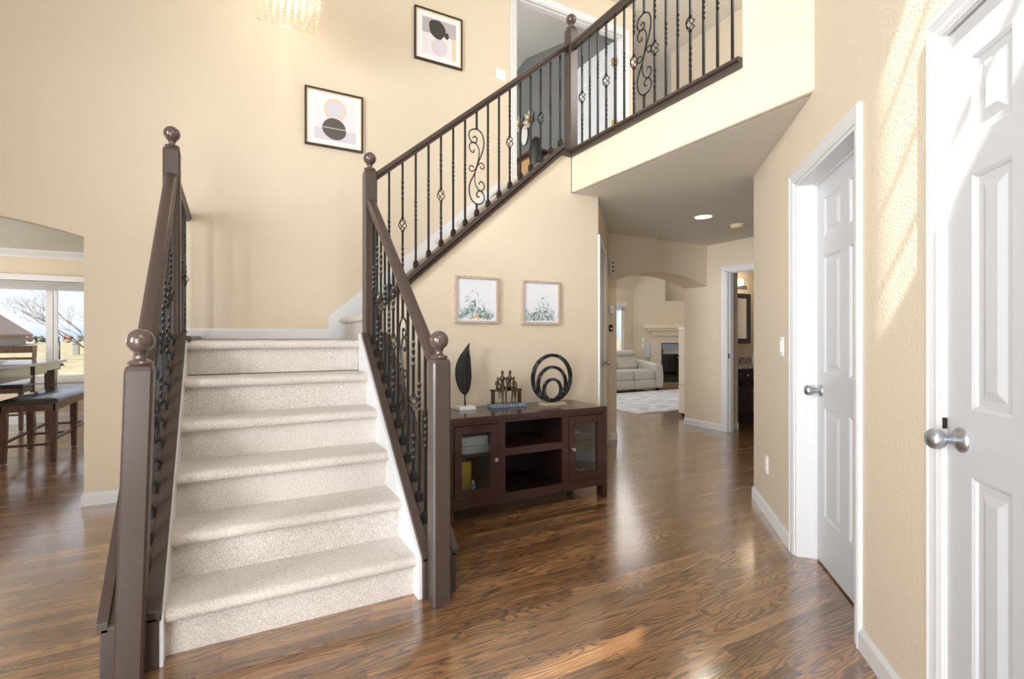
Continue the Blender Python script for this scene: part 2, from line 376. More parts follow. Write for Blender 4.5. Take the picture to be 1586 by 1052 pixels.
lv.box(10.5, 10.6, 2.0, 9.2, 0, Z3)
lv.box(7.7, 10.6, 4.85, 4.95, 0, Z3); lv.box(3.8, 3.9, 4.77, 9.2, 0, ZC)
struct('wall_living', lv, WALL_LIV, 'cream living room walls beyond the archway')
MF = diag(8.98, 9.2, -PI/4)          # fireplace wall, u along (1,-1); v<0 faces the room
fwm = MB(MF); wall_grid(fwm, 'y', 0, .3, 0, 2.35, 0, Z3, [(.745, 2.2, 2.09, 4.2)]); fwm.box(.7, 2.3, .25, .35, 2.0, 4.3)
struct('wall_fireplace', fwm, WALL_LIV, 'cream corner wall around the fireplace with a square niche')
MF = MF @ Matrix.Translation((-.12, 0, 0))

# ------------------------------------------------------------------ baseboards and trim
def base_profile(th=.014, h=.085): return [(0, 0), (th, 0), (th, h-.018), (th*.55, h-.006), (th*.3, h), (0, h)]
def baseboard(name, p, q, side, label, z0=0, h=.085, th=.014):
    """p,q world xy; side = unit normal into the room"""
    pr = base_profile(th, h); mb = MB()
    mb.loft([[(a[0]+side[0]*t, a[1]+side[1]*t, z0+z) for t, z in pr] for a in (p, q)])
    return struct(name, mb, WHITE, label)
def P45(u, v=0): return (1.15+(u-v)/S2, (u+v)/S2)
n45 = (-1/S2, 1/S2)
baseboard('baseboard_dining_arch', (DA1-.0, YB), (-.40, YB), (0, -1), 'white baseboard between the dining arch and the stairs', h=.09)
baseboard('baseboard_dining_arch_return', (DA1, YB+.12), (DA1, YB-.012), (-1, 0), 'white baseboard wrapping the dining arch jamb', h=.09)
baseboard('baseboard_landing', (-.40, YB), (.775, YB), (0, -1), 'white baseboard along the landing', z0=1.185, h=.085)
baseboard('baseboard_right', P45(D1[1]+.06), P45(3.309), n45, 'white baseboard between the hall corner and the far white door')
baseboard('baseboard_between_doors', P45(D2[1]+.06), P45(D1[0]-.06), n45, 'white baseboard between the two white doors')
baseboard('baseboard_hall_corner', (3.49, 2.34), (5.6, 2.34), (0, 1), 'white baseboard on the hall side wall')
baseboard('baseboard_arch_left', (3.93, YB), (4.037, YB), (0, -1), 'short white baseboard at the left foot of the archway')
baseboard('baseboard_arch_right', (5.6, YB+.36), (5.6, 4.19), (-1, 0), 'white baseboard at the right foot of the archway')
baseboard('baseboard_bathroom', (5.72, 4.2), (5.93, 4.2), (0, -1), 'white baseboard inside the bathroom')
baseboard('baseboard_under_stairs', (.94, YU), (2.83, YU), (0, -1), 'white baseboard behind the console')
baseboard('baseboard_dining', (-5, 9.0), (-.2, 9.0), (0, -1), 'white baseboard under the dining window', h=.12)
baseboard('baseboard_upper_wall', (XB+.05, 1.778), (XB+.13, 1.778), (0, 1), 'white baseboard at the end of the balcony wall', z0=Z2, h=.1, th=.018)
cm = MB(); cm.loft([[(x, 9.0, ZC), (x, 8.9, ZC), (x, 8.9, ZC-.015), (x, 8.975, ZC-.075), (x, 8.985, ZC-.1), (x, 9.0, ZC-.1)] for x in (-5, -.2)])
struct('trim_crown', cm, WHITE, 'white crown moulding over the dining window')

# white skirt boards of the stairs
H0, R_, RUN = .19, .197, .222
Y0 = 2.195
def nos(k): return Y0-.035+RUN*k

# ------------------------------------------------------------------ staircase
st = thing('staircase', 'carpeted staircase with six beige steps up to a landing', 'staircase', (.28, 2.6, 0))
def step_profile(y, z, depth, r=.197, top=None):
    # riser at y going up from z-r to z ; tread behind with rounded nosing
    n = .042; t = .052
    pts = [(y, z-r), (y, z-t), (y-n+.01, z-t+.002)]
    for k in range(7):
        a = -PI/2-PI*k/6*1.0
        pts.append((y-n+.018+.026*math.cos(a), z-.026+.026*math.sin(a)))
    pts += [(y+depth, z), (y+depth, z-.03), (y+.02, z-.03), (y+.02, z-r)]
    return pts
for k in range(5):
    mb = MB(); pf = step_profile(Y0+RUN*k, H0+R_*k-.0, RUN+.02, r=(.19 if k == 0 else R_))
    n = 12; prof = []
    mb.loft([[(x, p[0], p[1]) for p in pf] for x in [-.213, .762]])
    obj('carpeted_step', mb, CARPET, st, smooth=50)
ZL = H0+R_*5+.005   # landing height
mb = MB(); pf = step_profile(Y0+RUN*5, ZL, YB-(Y0+RUN*5), r=R_)
mb.loft([[(x, p[0], p[1]) for p in pf] for x in (-.213, .762)])
mb.box(-.40, -.213, 3.30, YB, ZL-.03, ZL); mb.box(.762, .95, 3.36, YB, ZL-.03, ZL)
obj('landing_carpet', mb, CARPET, st, smooth=50)
# upper flight: risers face -X
XR0, RUNU, RU = .90, .222, .192
mbs = []
for k in range(7):
    mb = MB(); x = XR0+RUNU*k; z = ZL+RU*(k+1)
    pf = step_profile(x, z, RUNU+.02, r=RU)
    mb.loft([[(p[0], y, p[1]) for p in pf] for y in (YU+.07, YB-.02)])
    obj('carpeted_step', mb, CARPET, st, smooth=50)
mb = MB(); pf = step_profile(XR0+RUNU*7, Z2+.002, .1, r=RU)
mb.loft([[(p[0], y, p[1]) for p in pf] for y in (YU+.07, YB-.02)]); obj('carpeted_step', mb, CARPET, st, smooth=50)
# solid core so nothing shows under the carpet
mb = MB(); mb.prism([(2.3, 0), (2.3, .01)]+[(3.35, .93), (YB, 1.1), (YB, 0)], 'x', -.21, .76); obj('stair_core', mb, WALL, st)
# white skirts (lower flight)
def skirt(x0, x1):
    mb = MB(); s = R_/RUN
    mb.prism([(2.125, 0), (2.125, .185), (3.30, .185+s*(3.30-2.125)), (3.30, .8), (2.3, 0)], 'x', x0, x1); return mb
obj('white_skirt', skirt(.762, .784), WHITE, st, bevel=.004); obj('white_skirt', skirt(-.227, -.213), WHITE, st, bevel=.003)
# white skirt on the back wall (upper flight)
sl = .835
mb = MB(); mb.prism([(.765, ZL), (.765, 1.385), (.80, 1.415), (2.47, 1.415+sl*1.67), (2.47, Z2), (XR0+RUNU*7, Z2), (XR0, ZL)], 'y', YB-.022, YB); obj('white_skirt', mb, WHITE, st, bevel=.004)
# brown curbs that carry the balusters
def curb(x0, x1):
    mb = MB(); s = R_/RUN
    zt = lambda y: .188+s*(y-2.12)
    mb.prism([(2.12, 0), (2.12, zt(2.12)), (3.30, zt(3.30)), (3.30, zt(3.3)-.3), (2.32, 0)], 'x', x0, x1); return mb
obj('brown_curb', curb(.784, .952), BROWN, st, bevel=.006); obj('brown_curb', curb(-.40, -.227), BROWN, st, bevel=.006)
for xa, xb in ((.925, .962), (-.410, -.373), (.779, .822), (-.267, -.219)):
    mb = MB(); s = R_/RUN; zt = lambda y: .19+s*(y-2.12)
    mb.prism([(2.12, zt(2.12)-.02), (2.12, zt(2.12)+.018), (3.275, zt(3.275)+.018), (3.275, zt(3.275)-.02)], 'x', xa, xb); obj('curb_edge_moulding', mb, BROWN, st, bevel=.004)
mb = MB(); mb.prism([(2.3, 0), (YB, 0), (YB, ZL-.03), (3.3, ZL-.03), (3.3, .95), (2.3, .05)], 'x', -.385, -.25); obj('side_wall', mb, WALL, st)
# landing edge trim under left newel
mb = MB(); mb.box(-.42, -.215, 3.262, 3.30, ZL-.06, ZL+.03); mb.box(-.42, -.195, 3.25, YB, ZL-.005, ZL+.028); obj('landing_edge_trim', mb, BROWN, st, bevel=.006)
# dark stringer trim under the upper balusters
tz = lambda x: 1.588+.872*(x-1.14)
mb = MB()
def tprof(x, z, y0, y1): return [(x, y1, z), (x, y0+.02, z), (x, y0+.012, z+.02), (x, y0+.02, z+.03), (x, y0, z+.045), (x, y0, z+.07), (x, y0+.01, z+.08), (x, y1, z+.08)]
mb.loft([tprof(.935, tz(.935), 3.262, 3.42), tprof(2.43, tz(2.43), 3.262, 3.42), tprof(2.50, 2.706, 3.262, 3.42)])
obj('stringer_trim', mb, BROWN, st, smooth=30)
mb = MB()
def bprof(y, x0, x1, z): return [(x1, y, z), (x0+.016, y, z), (x0+.010, y, z+.014), (x0+.024, y, z+.020), (x0+.020, y, z+.028), (x0, y, z+.036), (x0, y, z+.050), (x0+.008, y, z+.056), (x1, y, z+.056)]
mb.loft([bprof(3.42, 2.496, 2.62, 2.706), bprof(1.77, 2.496, 2.62, 2.706)])
obj('balcony_edge_trim', mb, BROWN, st, smooth=30)

# ------------------------------------------------------------------ railings
def newel(parent, cx, cy, z0, z1, w=.084, r=.043, lean=0):
    mb = MB(); h = w/2; c = .008
    ring = lambda hh, z: [(cx-hh+c, cy-hh, z), (cx+hh-c, cy-hh, z), (cx+hh, cy-hh+c, z), (cx+hh, cy+hh-c, z), (cx+hh-c, cy+hh, z), (cx-hh+c, cy+hh, z), (cx-hh, cy+hh-c, z), (cx-hh, cy-hh+c, z)]
    mb.loft([ring(h, z0), ring(h, z1-.025), ring(h-.004, z1-.01), ring(h-.018, z1)])
    if lean:
        for v in mb.bm.verts: v.co.x += lean*(v.co.z-.55)
    nw = obj('newel_post', mb, BROWN, parent)
    lx = cx+lean*(z1-.55)
    mb = MB(); b = z1-.004
    mb.lathe([(.0, 0), (.036, 0), (.040, .006), (.037, .013), (.026, .017), (.018, .022), (.0165, .03), (.019, .038), (.023, .041), (.019, .044), (.018, .046)]
             + [(r*math.sin(a), .046+r-.006+(-r*math.cos(a))) for a in [PI*(.14+.86*k/14) for k in range(15)]], (lx, cy, b), 28)
    obj('ball_finial', mb, FINIAL, nw, smooth=40)
    return nw
FINIAL = mat('brown_gloss_finial', sr(84, 70, 63), .2, coat=.5)
def rail_prof(c, hd):
    """moulded handrail section, c = (x,y,ztop), hd = horizontal direction"""
    sx, sy = -hd[1], hd[0]
    pts = [(-.018, -.062), (-.022, -.045), (-.032, -.036), (-.033, -.02), (-.026, -.007), (-.012, 0), (.012, 0), (.026, -.007), (.033, -.02), (.032, -.036), (.022, -.045), (.018, -.062)]
    return [(c[0]+sx*a, c[1]+sy*a, c[2]+b) for a, b in pts]
def rail(parent, pts):
    mb = MB(); prof = []
    for i, p in enumerate(pts):
        a = Vector(pts[max(i-1, 0)]); b = Vector(pts[min(i+1, len(pts)-1)]); d = (b-a); d.z = 0; d.normalize(); prof.append(rail_prof(p, d))
    mb.loft(prof); return obj('handrail', mb, BROWN, parent, smooth=35)
def bar_rings(mb, x, y, z0, z1, tw, h=.0062, rot0=0):
    """square bar from z0 to z1, tw=list of (zc, length) twisted spans"""
    zs = [z0]; 
    spans = sorted([(c-L/2, c+L/2) for c, L in tw])
    ang = rot0; rings = []
    def ring(z, a, hh=h): return [(x+hh*S2*math.cos(a+PI/4+k*PI/2), y+hh*S2*math.sin(a+PI/4+k*PI/2), z) for k in range(4)]
    rings.append(ring(z0, 0)); cur = z0
    for a, b in spans:
        if a <= cur: a = cur+.002
        if b > z1: b = z1-.002
        rings.append(ring(a, 0)); n = max(4, int((b-a)/.008)); turns = max(1, round((b-a)/.035))*PI/2
        for k in range(1, n+1): rings.append(ring(a+(b-a)*k/n, turns*k/n, h*1.12))
        rings.append(ring(b+.001, turns)); cur = b+.001
    rings.append(ring(z1, 0)) if not spans else rings.append([rings[-1][k][:2]+(z1,) for k in range(4)])
    mb.loft(rings)
def knuckle(mb, x, y, z, r=.011, h=.012):
    mb.lathe([(.006, -h/2), (r*.8, -h/2), (r, -h/4), (r, h/4), (r*.8, h/2), (.006, h/2)], (x, y, z), 8)
def basket(mb, x, y, z, H=.085, R=.024):
    for k in range(4):
        pts = []
        for i in range(11):
            t = i/10; rr = .004+R*math.sin(PI*t)**.8; a = k*PI/2+PI*1.0*(t-.5); pts.append((x+rr*math.cos(a), y+rr*math.sin(a), z-H/2+H*t))
        mb.tube(pts, .0034, 5)
    knuckle(mb, x, y, z-H/2-.004); knuckle(mb, x, y, z+H/2+.004)
SC1 = [(150, 408), (165, 395), (181, 410), (175, 432), (155, 440), (130, 425), (120, 390), (135, 358), (175, 345), (215, 365), (232, 410), (230, 460), (215, 510), (190, 570), (165, 640), (135, 700), (122, 745), (128, 800), (150, 835), (185, 850), (220, 838), (237, 805), (225, 770), (200, 757), (180, 775), (182, 797), (200, 800)]
SC2 = [(160, 485), (155, 505), (135, 500), (122, 470), (135, 445), (160, 438), (185, 455), (197, 490), (195, 530), (180, 590), (167, 640), (163, 690), (175, 730), (200, 757), (225, 750), (237, 725), (225, 698), (205, 695), (195, 715)]
SC3 = [(158, 608), (145, 597), (128, 600), (122, 620), (140, 635), (165, 620), (180, 597), (200, 575), (220, 567), (234, 585), (228, 605), (212, 605), (205, 590)]
def smooth_curve(pts, n=3):
    out = []
    for i in range(len(pts)-1):
        p0 = pts[max(i-1, 0)]; p1 = pts[i]; p2 = pts[i+1]; p3 = pts[min(i+2, len(pts)-1)]
        for k in range(n):
            t = k/n; out.append(tuple(.5*((2*b)+(-a+c)*t+(2*a-5*b+4*c-d)*t*t+(-a+3*b-3*c+d)*t**3) for a, b, c, d in zip(p0, p1, p2, p3)))
    out.append(pts[-1]); return out
def baluster(parent, x, y, z0, z1, kind, hd):
    mb = MB(); L = z1-z0; m = (z0+z1)/2
    if kind == 'P': bar_rings(mb, x, y, z0, z1, [])
    elif kind == 'T': bar_rings(mb, x, y, z0, z1, [(z0+L*.50, .16)])
    elif kind == 'H': bar_rings(mb, x, y, z0, z1, [(z0+L*.60, .16)])
    elif kind == 'D': bar_rings(mb, x, y, z0, z1, [(z0+L*.2, .15), (z0+L*.8, .15)])
    elif kind in 'BC':
        zc = z0+L*(.46 if kind == 'B' else .42)
        bar_rings(mb, x, y, z0, zc-.046, [((z0+zc-.05)/2, .15)]); bar_rings(mb, x, y, zc+.046, z1, [((z1+zc+.05)/2, .15)]); basket(mb, x, y, zc)
    elif kind == 'S':
        s = .00112; H = 505*s; zc = z0+L*.47; zb = zc-H/2
        for cv, r in ((SC1, .0050), (SC2, .0046), (SC3, .0042)):
            pts = [(x+hd[0]*(p[0]-178)*s, y+hd[1]*(p[0]-178)*s, zb+(850-p[1])*s) for p in smooth_curve(cv)]
            mb.tube(pts, r, 6)
        bar_rings(mb, x, y, z0, zb, []); bar_rings(mb, x, y, zb+H, z1, []); knuckle(mb, x, y, zb-.004); knuckle(mb, x, y, zb+H+.004)
        for q in ((200, 757), (158, 439), (179, 597)): mb.sphere((x+hd[0]*(q[0]-178)*s, y+hd[1]*(q[0]-178)*s, zb+(850-q[1])*s), .008, 8)
    b = obj('baluster', mb, IRON, parent, smooth=30)
    return b
def shoe(b, x, y, z, sl=0):
    mb = MB(); h = .0155
    r = lambda hh, zz: [(x-hh, y-hh, zz), (x+hh, y-hh, zz), (x+hh, y+hh, zz), (x-hh, y+hh, zz)]
    mb.loft([r(h, z-.012), r(h, z+.022), r(h-.003, z+.025), r(h-.001, z+.029), r(h-.006, z+.037), r(.008, z+.04)])
    obj('shoe', mb, IRON, b)

slp = R_/RUN
def lower(name, label, cx, lean, patt, yy):
    t = thing(name, label, 'railing', (cx, 2.078, 0))
    newel(t, cx, 2.078, 0, 1.108, lean=lean)
    newel(t, cx, 3.322, ZL-.04 if cx > 0 else ZL+.02, 2.335 if cx > 0 else 2.285)
    sh = lean*.5
    rail(t, [(cx+sh, 2.118, 1.10), (cx, 3.285, 1.10+slp*1.165)])
    for y, k in zip(yy, patt):
        zb = .188+slp*(y-2.12); f = (y-2.12)/1.16
        b = baluster(t, cx, y, zb-.005, 1.10-.05+slp*(y-2.12), k, (0, 1)); shoe(b, cx, y, zb+.004)
    return t
yy = [2.255+.0878*i for i in range(12)]
lower('stair_railing', 'brown stair railing with iron balusters between the steps and the console', .845, 0, 'THBPSPBTHBCT'[:12], yy)
lower('stair_railing', 'brown stair railing with iron balusters on the far left of the steps', -.2925, .03, 'TDBPSPBTHBCT', yy)
t = thing('landing_railing', 'short level railing from the left landing post to the back wall', 'railing', (-.2925, 3.9, ZL))
rail(t, [(-.2925, 3.362, 2.155), (-.2925, YB, 2.155)])
for i in range(9):
    y = 3.46+.1*i; b = baluster(t, -.2925, y, ZL+.025, 2.155-.05, 'TBPTBTPBT'[i], (0, 1)); shoe(b, -.2925, y, ZL+.032)
# upper flight
t = thing('upper_stair_railing', 'long sloping brown railing with iron balusters up to the balcony', 'railing', (1.7, YU, 1.4))
rz = lambda x: 2.328+.823*(x-.886)
rail(t, [(.885, YU, rz(.885)), (2.499, YU, rz(2.499))])
newel(t, 2.541, 3.322, 2.74, 3.785, w=.084)
pat = 'TBTHBHTSHTBPPBTH'
for i in range(16):
    x = .979+.0966*i; z0 = tz(x)+.08; b = baluster(t, x, YU, z0-.004, rz(x)-.05, pat[i], (1, 0)); shoe(b, x, YU, z0+.008)
t = thing('balcony_railing', 'level balcony railing with iron balusters above the beam', 'railing', (2.54, 2.5, Z2))
rail(t, [(2.54, 3.28, 3.655), (2.54, 1.778, 3.655)])
pat = 'BTHBTTBSBTTBTTH'
for i in range(15):
    y = 3.175-.096*i; b = baluster(t, 2.54, y, 2.755, 3.61, pat[i], (0, -1))

# ------------------------------------------------------------------ panel doors
def panel_door(parent, M, u0, u1, zb, zt, v, th=.036, stile=.105, mull=.1, rows=((.25, .826), (.9996, 1.61), (1.707, 1.915))):
    """front face at v (+v towards the viewer). Raised six panel leaf as one mesh."""
    mb = MB(M); uc = (u0+u1)/2
    cols = [(u0+stile, uc-mull/2), (uc+mull/2, u1-stile)]
    holes = [(a, b, zb+c, zb+d) for a, b in cols for c, d in rows]
    tmp = MB(); us = sorted({u0, u1, *[x for h in holes for x in h[:2]]}); zs = sorted({zb, zt, *[x for h in holes for x in h[2:]]})
    for i in range(len(us)-1):
        for j in range(len(zs)-1):
            uc_, zc_ = (us[i]+us[i+1])/2, (zs[j]+zs[j+1])/2
            for s, vv in ((1, v), (-1, v-th)):
                if any(h[0] < uc_ < h[1] and h[2] < zc_ < h[3] for h in holes): continue
                tmp.add([(us[i], vv, zs[j]), (us[i+1], vv, zs[j]), (us[i+1], vv, zs[j+1]), (us[i], vv, zs[j+1])], [(0, 1, 2, 3)])
    for s, vv in ((1, v), (-1, v-th)):
        for a, b, c, d in holes:
            def R(i, dv): return [(a+i, vv+s*dv, c+i), (b-i, vv+s*dv, c+i), (b-i, vv+s*dv, d-i), (a+i, vv+s*dv, d-i)]
            rs = [R(0, 0), R(.008, -.004), R(.012, -.009), R(.03, -.009), R(.036, -.007), R(.052, -.0015)]
            for k in range(5):
                tmp.add(rs[k]+rs[k+1], [(q, (q+1) % 4, (q+1) % 4+4, q+4) for q in range(4)])
            tmp.add(rs[5], [(0, 1, 2, 3)])
    tmp.add([(u0, v, zb), (u0, v-th, zb), (u0, v-th, zt), (u0, v, zt)], [(0, 1, 2, 3)]); tmp.add([(u1, v, zb), (u1, v-th, zb), (u1, v-th, zt), (u1, v, zt)], [(0, 1, 2, 3)])
    tmp.add([(u0, v, zb), (u0, v-th, zb), (u1, v-th, zb), (u1, v, zb)], [(0, 1, 2, 3)]); tmp.add([(u0, v, zt), (u0, v-th, zt), (u1, v-th, zt), (u1, v, zt)], [(0, 1, 2, 3)])
    bmesh.ops.remove_doubles(tmp.bm, verts=tmp.bm.verts, dist=1e-5)
    mb.merge(tmp.bm)
    return mb
def casing(M, u0, u1, zt, v, w=.06, t=.018, z0=0):
    mb = MB(M); s = 1 if t > 0 else -1
    pr = [(0, 0), (0, .8*t), (.010, t), (.018, t*.78), (.034, t*.62), (.044, t*.62), (.050, t*.5), (w, t*.32), (w, 0)]
    pr = [(w-a, b) for a, b in pr]  # thick edge outside
    path = [(u0, z0, -1, 0), (u0, zt, -1, 1), (u1, zt, 1, 1), (u1, z0, 1, 0)]
    mb.loft([[(u+du*a, v+b, z+dz*a) for a, b in pr] for u, z, du, dz in path], caps=True)
    return mb
def jamb(M, u0, u1, zt, v0, v1, t=.018, z0=0, stop=None):
    mb = MB(M); mb.box(u0, u0+t, v0, v1, z0, zt); mb.box(u1-t, u1, v0, v1, z0, zt); mb.box(u0, u1, v0, v1, zt-t, zt)
    if stop:
        a, b = stop; mb.box(u0+t, u0+t+.01, a, b, z0, zt-t); mb.box(u1-t-.01, u1-t, a, b, z0, zt-t); mb.box(u0+t, u1-t, a, b, zt-t-.01, zt-t)
    return mb
def knob(parent, M, u, v, z, m=None, r=.027, part='door_knob'):
    m = m or NICKEL
    pr = [(0, 0), (.034, 0), (.034, .003), (.028, .010), (.016, .013), (.0115, .016), (.0105, .034), (.014, .038), (.022, .042), (r, .052), (r*1.02, .060), (r*.93, .068), (r*.7, .074), (0, .0765)]
    mb = MB((M @ Matrix.Translation((u, v, z)) @ Matrix.Rotation(-PI/2, 4, 'X'))); mb.lathe(pr, seg=28)
    return obj(part, mb, m, parent, smooth=50)
# far white door (recessed)
d = obj('door_1', panel_door(None, W45, D1[0]+.018, D1[1]-.018, .012, 2.027, -.097), DOORW); d['kind'] = 'structure'; d['label'] = 'white six panel door set deep in its frame, the farther of the two on the angled wall'; d['category'] = 'door'
knob(d, W45, D1[1]-.085, -.097, .918)
obj('door_casing', casing(W45, D1[0], D1[1], 2.045, 0), WHITE, d); obj('door_jamb', jamb(W45, D1[0], D1[1], 2.045, -.14, .0, stop=(-.097, -.085)), WHITE, d)
d = obj('door_2', panel_door(None, W45, D2[0]+.004, D2[1]-.004, .012, 2.035, -.006), DOORW); d['kind'] = 'structure'; d['label'] = 'white six panel door nearest the viewer with a satin knob and sunlit top'; d['category'] = 'door'
knob(d, W45, D2[1]-.068, -.006, .925)
obj('door_casing', casing(W45, D2[0], D2[1], 2.045, 0), WHITE, d)
obj('door_jamb', jamb(W45, D2[0], D2[1], 2.045, -.139, -.0005, t=.0035), WHITE, d)
obj('latch', MB(W45).box(D2[1]-.008, D2[1]-.003, -.004, .005, .945, .975), IRON, d)
# closet door on the angled hallway wall: hallway is on v<0, so mirror the frame
M2m = diag(2.83, YU, PI/4) @ Matrix.Diagonal((1, -1, 1, 1))
d = obj('door_3', panel_door(None, M2m, .06, .76, .012, 2.03, -.012), DOORW); d['kind'] = 'structure'; d['label'] = 'narrow white hallway door seen almost edge on beside the console wall'; d['category'] = 'door'
knob(d, M2m, .69, -.012, .95); obj('door_casing', casing(M2m, .06, .76, 2.03, 0), WHITE, d)
# bathroom doorway casing (faces -X)
MBt = diag(5.6, 0, PI/2)           # u = +Y, v = -X
c = struct('trim_bathroom_door', casing(MBt, 3.37, 4.127, 2.04, 0), WHITE, 'white casing of the bathroom doorway')
obj('jamb', jamb(MBt, 3.37, 4.127, 2.04, -.12, 0, stop=(-.075, -.04)), WHITE, c)
obj('strike_plate', MB(MBt).box(4.1055, 4.109, -.045, -.02, .93, .99), IRON, c)
# upstairs double door opening
MUp = Matrix.Translation((0, YB, 0)) @ Matrix.Diagonal((1, -1, 1, 1))
c = struct('trim_bedroom_door', casing(MUp, 2.65, 4.165, 4.80, 0, z0=Z2), WHITE, 'white casing of the wide bedroom doorway upstairs')
obj('jamb', jamb(MUp, 2.65, 4.165, 4.80, -.12, 0, z0=Z2, stop=(-.08, -.04)), WHITE, c)
obj('strike_plate', MB().box(3.415, 3.44, YB+.03, YB+.05, 4.77, 4.782), IRON, c)
# open leaf, lying along +Y from the right jamb
MLf = Matrix.Translation((4.10, 4.55, 0)) @ Matrix.Rotation(PI/2, 4, 'Z')
d = obj('door_4', panel_door(None, MLf, .0, .74, Z2+.012, Z2+2.04, .0), DOORW); d['kind'] = 'structure'; d['label'] = 'white bedroom door leaf standing open upstairs'; d['category'] = 'door'
BRASS = mat('brass', sr(200, 160, 80), .35, metal=1)
for z in (3.0, 3.72, 4.47):
    obj('hinge', MB().box(4.085, 4.13, 4.515, 4.55, z, z+.09), BRASS, d)

# ------------------------------------------------------------------ windows
PVC = mat('white_window_vinyl', sr(225, 228, 232), .4)
def window_frame(mb, x0, x1, z0, z1, y, w=.05, t=.06):
    mb.box(x0, x0+w, y, y+t, z0, z1); mb.box(x1-w, x1, y, y+t, z0, z1); mb.box(x0, x1, y, y+t, z0, z0+w); mb.box(x0, x1, y, y+t, z1-w, z1)
mb = MB(); window_frame(mb, DW[0], DW[1], DW[2], DW[3], 9.04)
wd = struct('window_1', mb, PVC, 'wide dining room window with a raised blind')
mb = MB(); mb.box(-2.31, -2.235, 9.045, 9.095, DW[2], DW[3]); mb.box(-2.225, -2.185, 9.05, 9.09, DW[2], DW[3]); mb.box(-3.6, -3.53, 9.045, 9.095, DW[2], DW[3]); obj('mullion', mb, PVC, wd)
mb = MB(); mb.box(DW[0]-.06, DW[1]+.06, 8.955, 9.01, DW[2]-.045, DW[2]); mb.box(DW[0]-.05, DW[1]+.05, 8.985, 9.0, DW[2]-.11, DW[2]-.045); obj('window_sill', mb, WHITE, wd, bevel=.004)
obj('glass_pane', MB().box(DW[0]+.04, DW[1]-.04, 9.066, 9.07, DW[2]+.04, DW[3]-.04), GLASSM, wd)
mb = MB()
for k in range(9): mb.box(DW[0]+.02, DW[1]-.02, 8.93, 8.985, 1.862+k*.013, 1.870+k*.013)
obj('blind_stack', mb, mat('grey_white_blind', sr(205, 205, 203), .6), wd)
mb = MB(); mb.box(DW[0]-.02, DW[1]+.02, 8.92, 8.995, 1.985, 2.07); obj('blind_headrail', mb, WHITE, wd, bevel=.004)
mb = MB(); window_frame(mb, LW[0], LW[1], LW[2], LW[3], 9.24); mb.box(7.9, 7.96, 9.24, 9.3, LW[2], LW[3])
wd = struct('window_2', mb, PVC, 'tall bright living room window behind the sofa')
mb = MB(); mb.box(LW[0]-.06, LW[1]+.04, 9.16, 9.2, 1.95, 2.07); obj('valance', mb, WHITE, wd)
mb = MB()
for k in range(9): mb.box(LW[0], LW[1], 9.165, 9.195, 1.86+k*.013, 1.868+k*.013)
obj('blind_stack', mb, mat('grey_blind', sr(170, 175, 182), .6), wd)
mb = MB(); window_frame(mb, -.549, .8, WZ, WZ+.98, -.83, w=.012, t=.03)
for q in (.187, .457, .745): mb.box(-.49, .8, -.815, -.80, WZ+q-.009, WZ+q+.009)
struct('window_3', mb, PVC, 'window high above the front door')
mb = MB(); window_frame(mb, -2.62, -1.92, 2.92, 3.05, -.82, w=.004, t=.015)
struct('window_4', mb, PVC, 'narrow slot added in the front wall to shape the floor sun streak')  # frame of an added opening that lets the sun draw the floor streak

# ------------------------------------------------------------------ switch plates, ceiling fittings
PLATE = mat('white_plastic', sr(238, 238, 234), .35)
def plate(name, M, u, z, w, h, label, cat, part, rockers=1):
    mb = MB(M); mb.box(u-w/2, u+w/2, 0, .006, z-h/2, z+h/2, bevel=.002); loc = M @ Vector((u, 0, z))
    p = thing(name, label, cat, loc); obj('cover_plate', mb, PLATE, p)
    for k in range(rockers):
        uu = u+(k-(rockers-1)/2)*.046; mb = MB(M)
        if part == 'rocker': mb.box(uu-.008, uu+.008, .005, .011, z-.033, z+.033, bevel=.001); obj('rocker', mb, PLATE, p)
        else:
            for s in (-1, 1):
                m2 = MB(M); m2.box(uu-.012, uu+.012, .005, .0085, z+s*.022-.013, z+s*.022+.013, bevel=.002); obj('socket', m2, PLATE, p)
    return p
plate('light_switch', W45, (2.941-1.15)*S2, 1.145, .07, .115, 'white light switch on the beige wall left of the far white door', 'switch', 'rocker')
plate('wall_outlet', W45, (3.203-1.15)*S2, .345, .07, .115, 'white wall outlet low beside the far white door', 'outlet', 'socket')
plate('light_switch', MUp, 2.475, 3.9, .115, .115, 'double white light switch on the upper wall left of the bedroom doorway', 'switch', 'rocker', 2)
# recessed light and smoke detector
GLOW = mat('lamp_glow', (1, .95, .85), .5, emit=(1, .93, .8), estr=4)
t = thing('recessed_light', 'lit round recessed light in the hallway ceiling', 'ceiling light', (4.22, 3.365, ZC))
obj('trim_ring', MB().lathe([(.075, -.003), (.098, -.006), (.102, 0), (.075, 0)], (4.22, 3.365, ZC), 32), WHITE, t, smooth=40)
obj('lens', MB().lathe([(0, -.004), (.078, -.004), (.078, -.001), (0, -.001)], (4.22, 3.365, ZC), 32), GLOW, t)
lamp('recessed_lamp', 'SPOT', (4.22, 3.365, ZC-.02), 8, (1, .9, .75), rot=(0, 0, 0)).data.spot_size = 2.2
t = thing('smoke_detector', 'round cream smoke detector beside the recessed light', 'smoke detector', (4.83, 3.43, ZC))
CREAMP = mat('aged_cream_plastic', sr(222, 212, 178), .5)
obj('base', MB().lathe([(0, 0), (.07, 0), (.07, -.012), (.0, -.012)], (4.83, 3.43, ZC), 28), CREAMP, t, smooth=40)
obj('cover', MB().lathe([(0, -.012), (.056, -.012), (.06, -.02), (.058, -.034), (.045, -.042), (0, -.044)], (4.83, 3.43, ZC), 28), CREAMP, t, smooth=40)
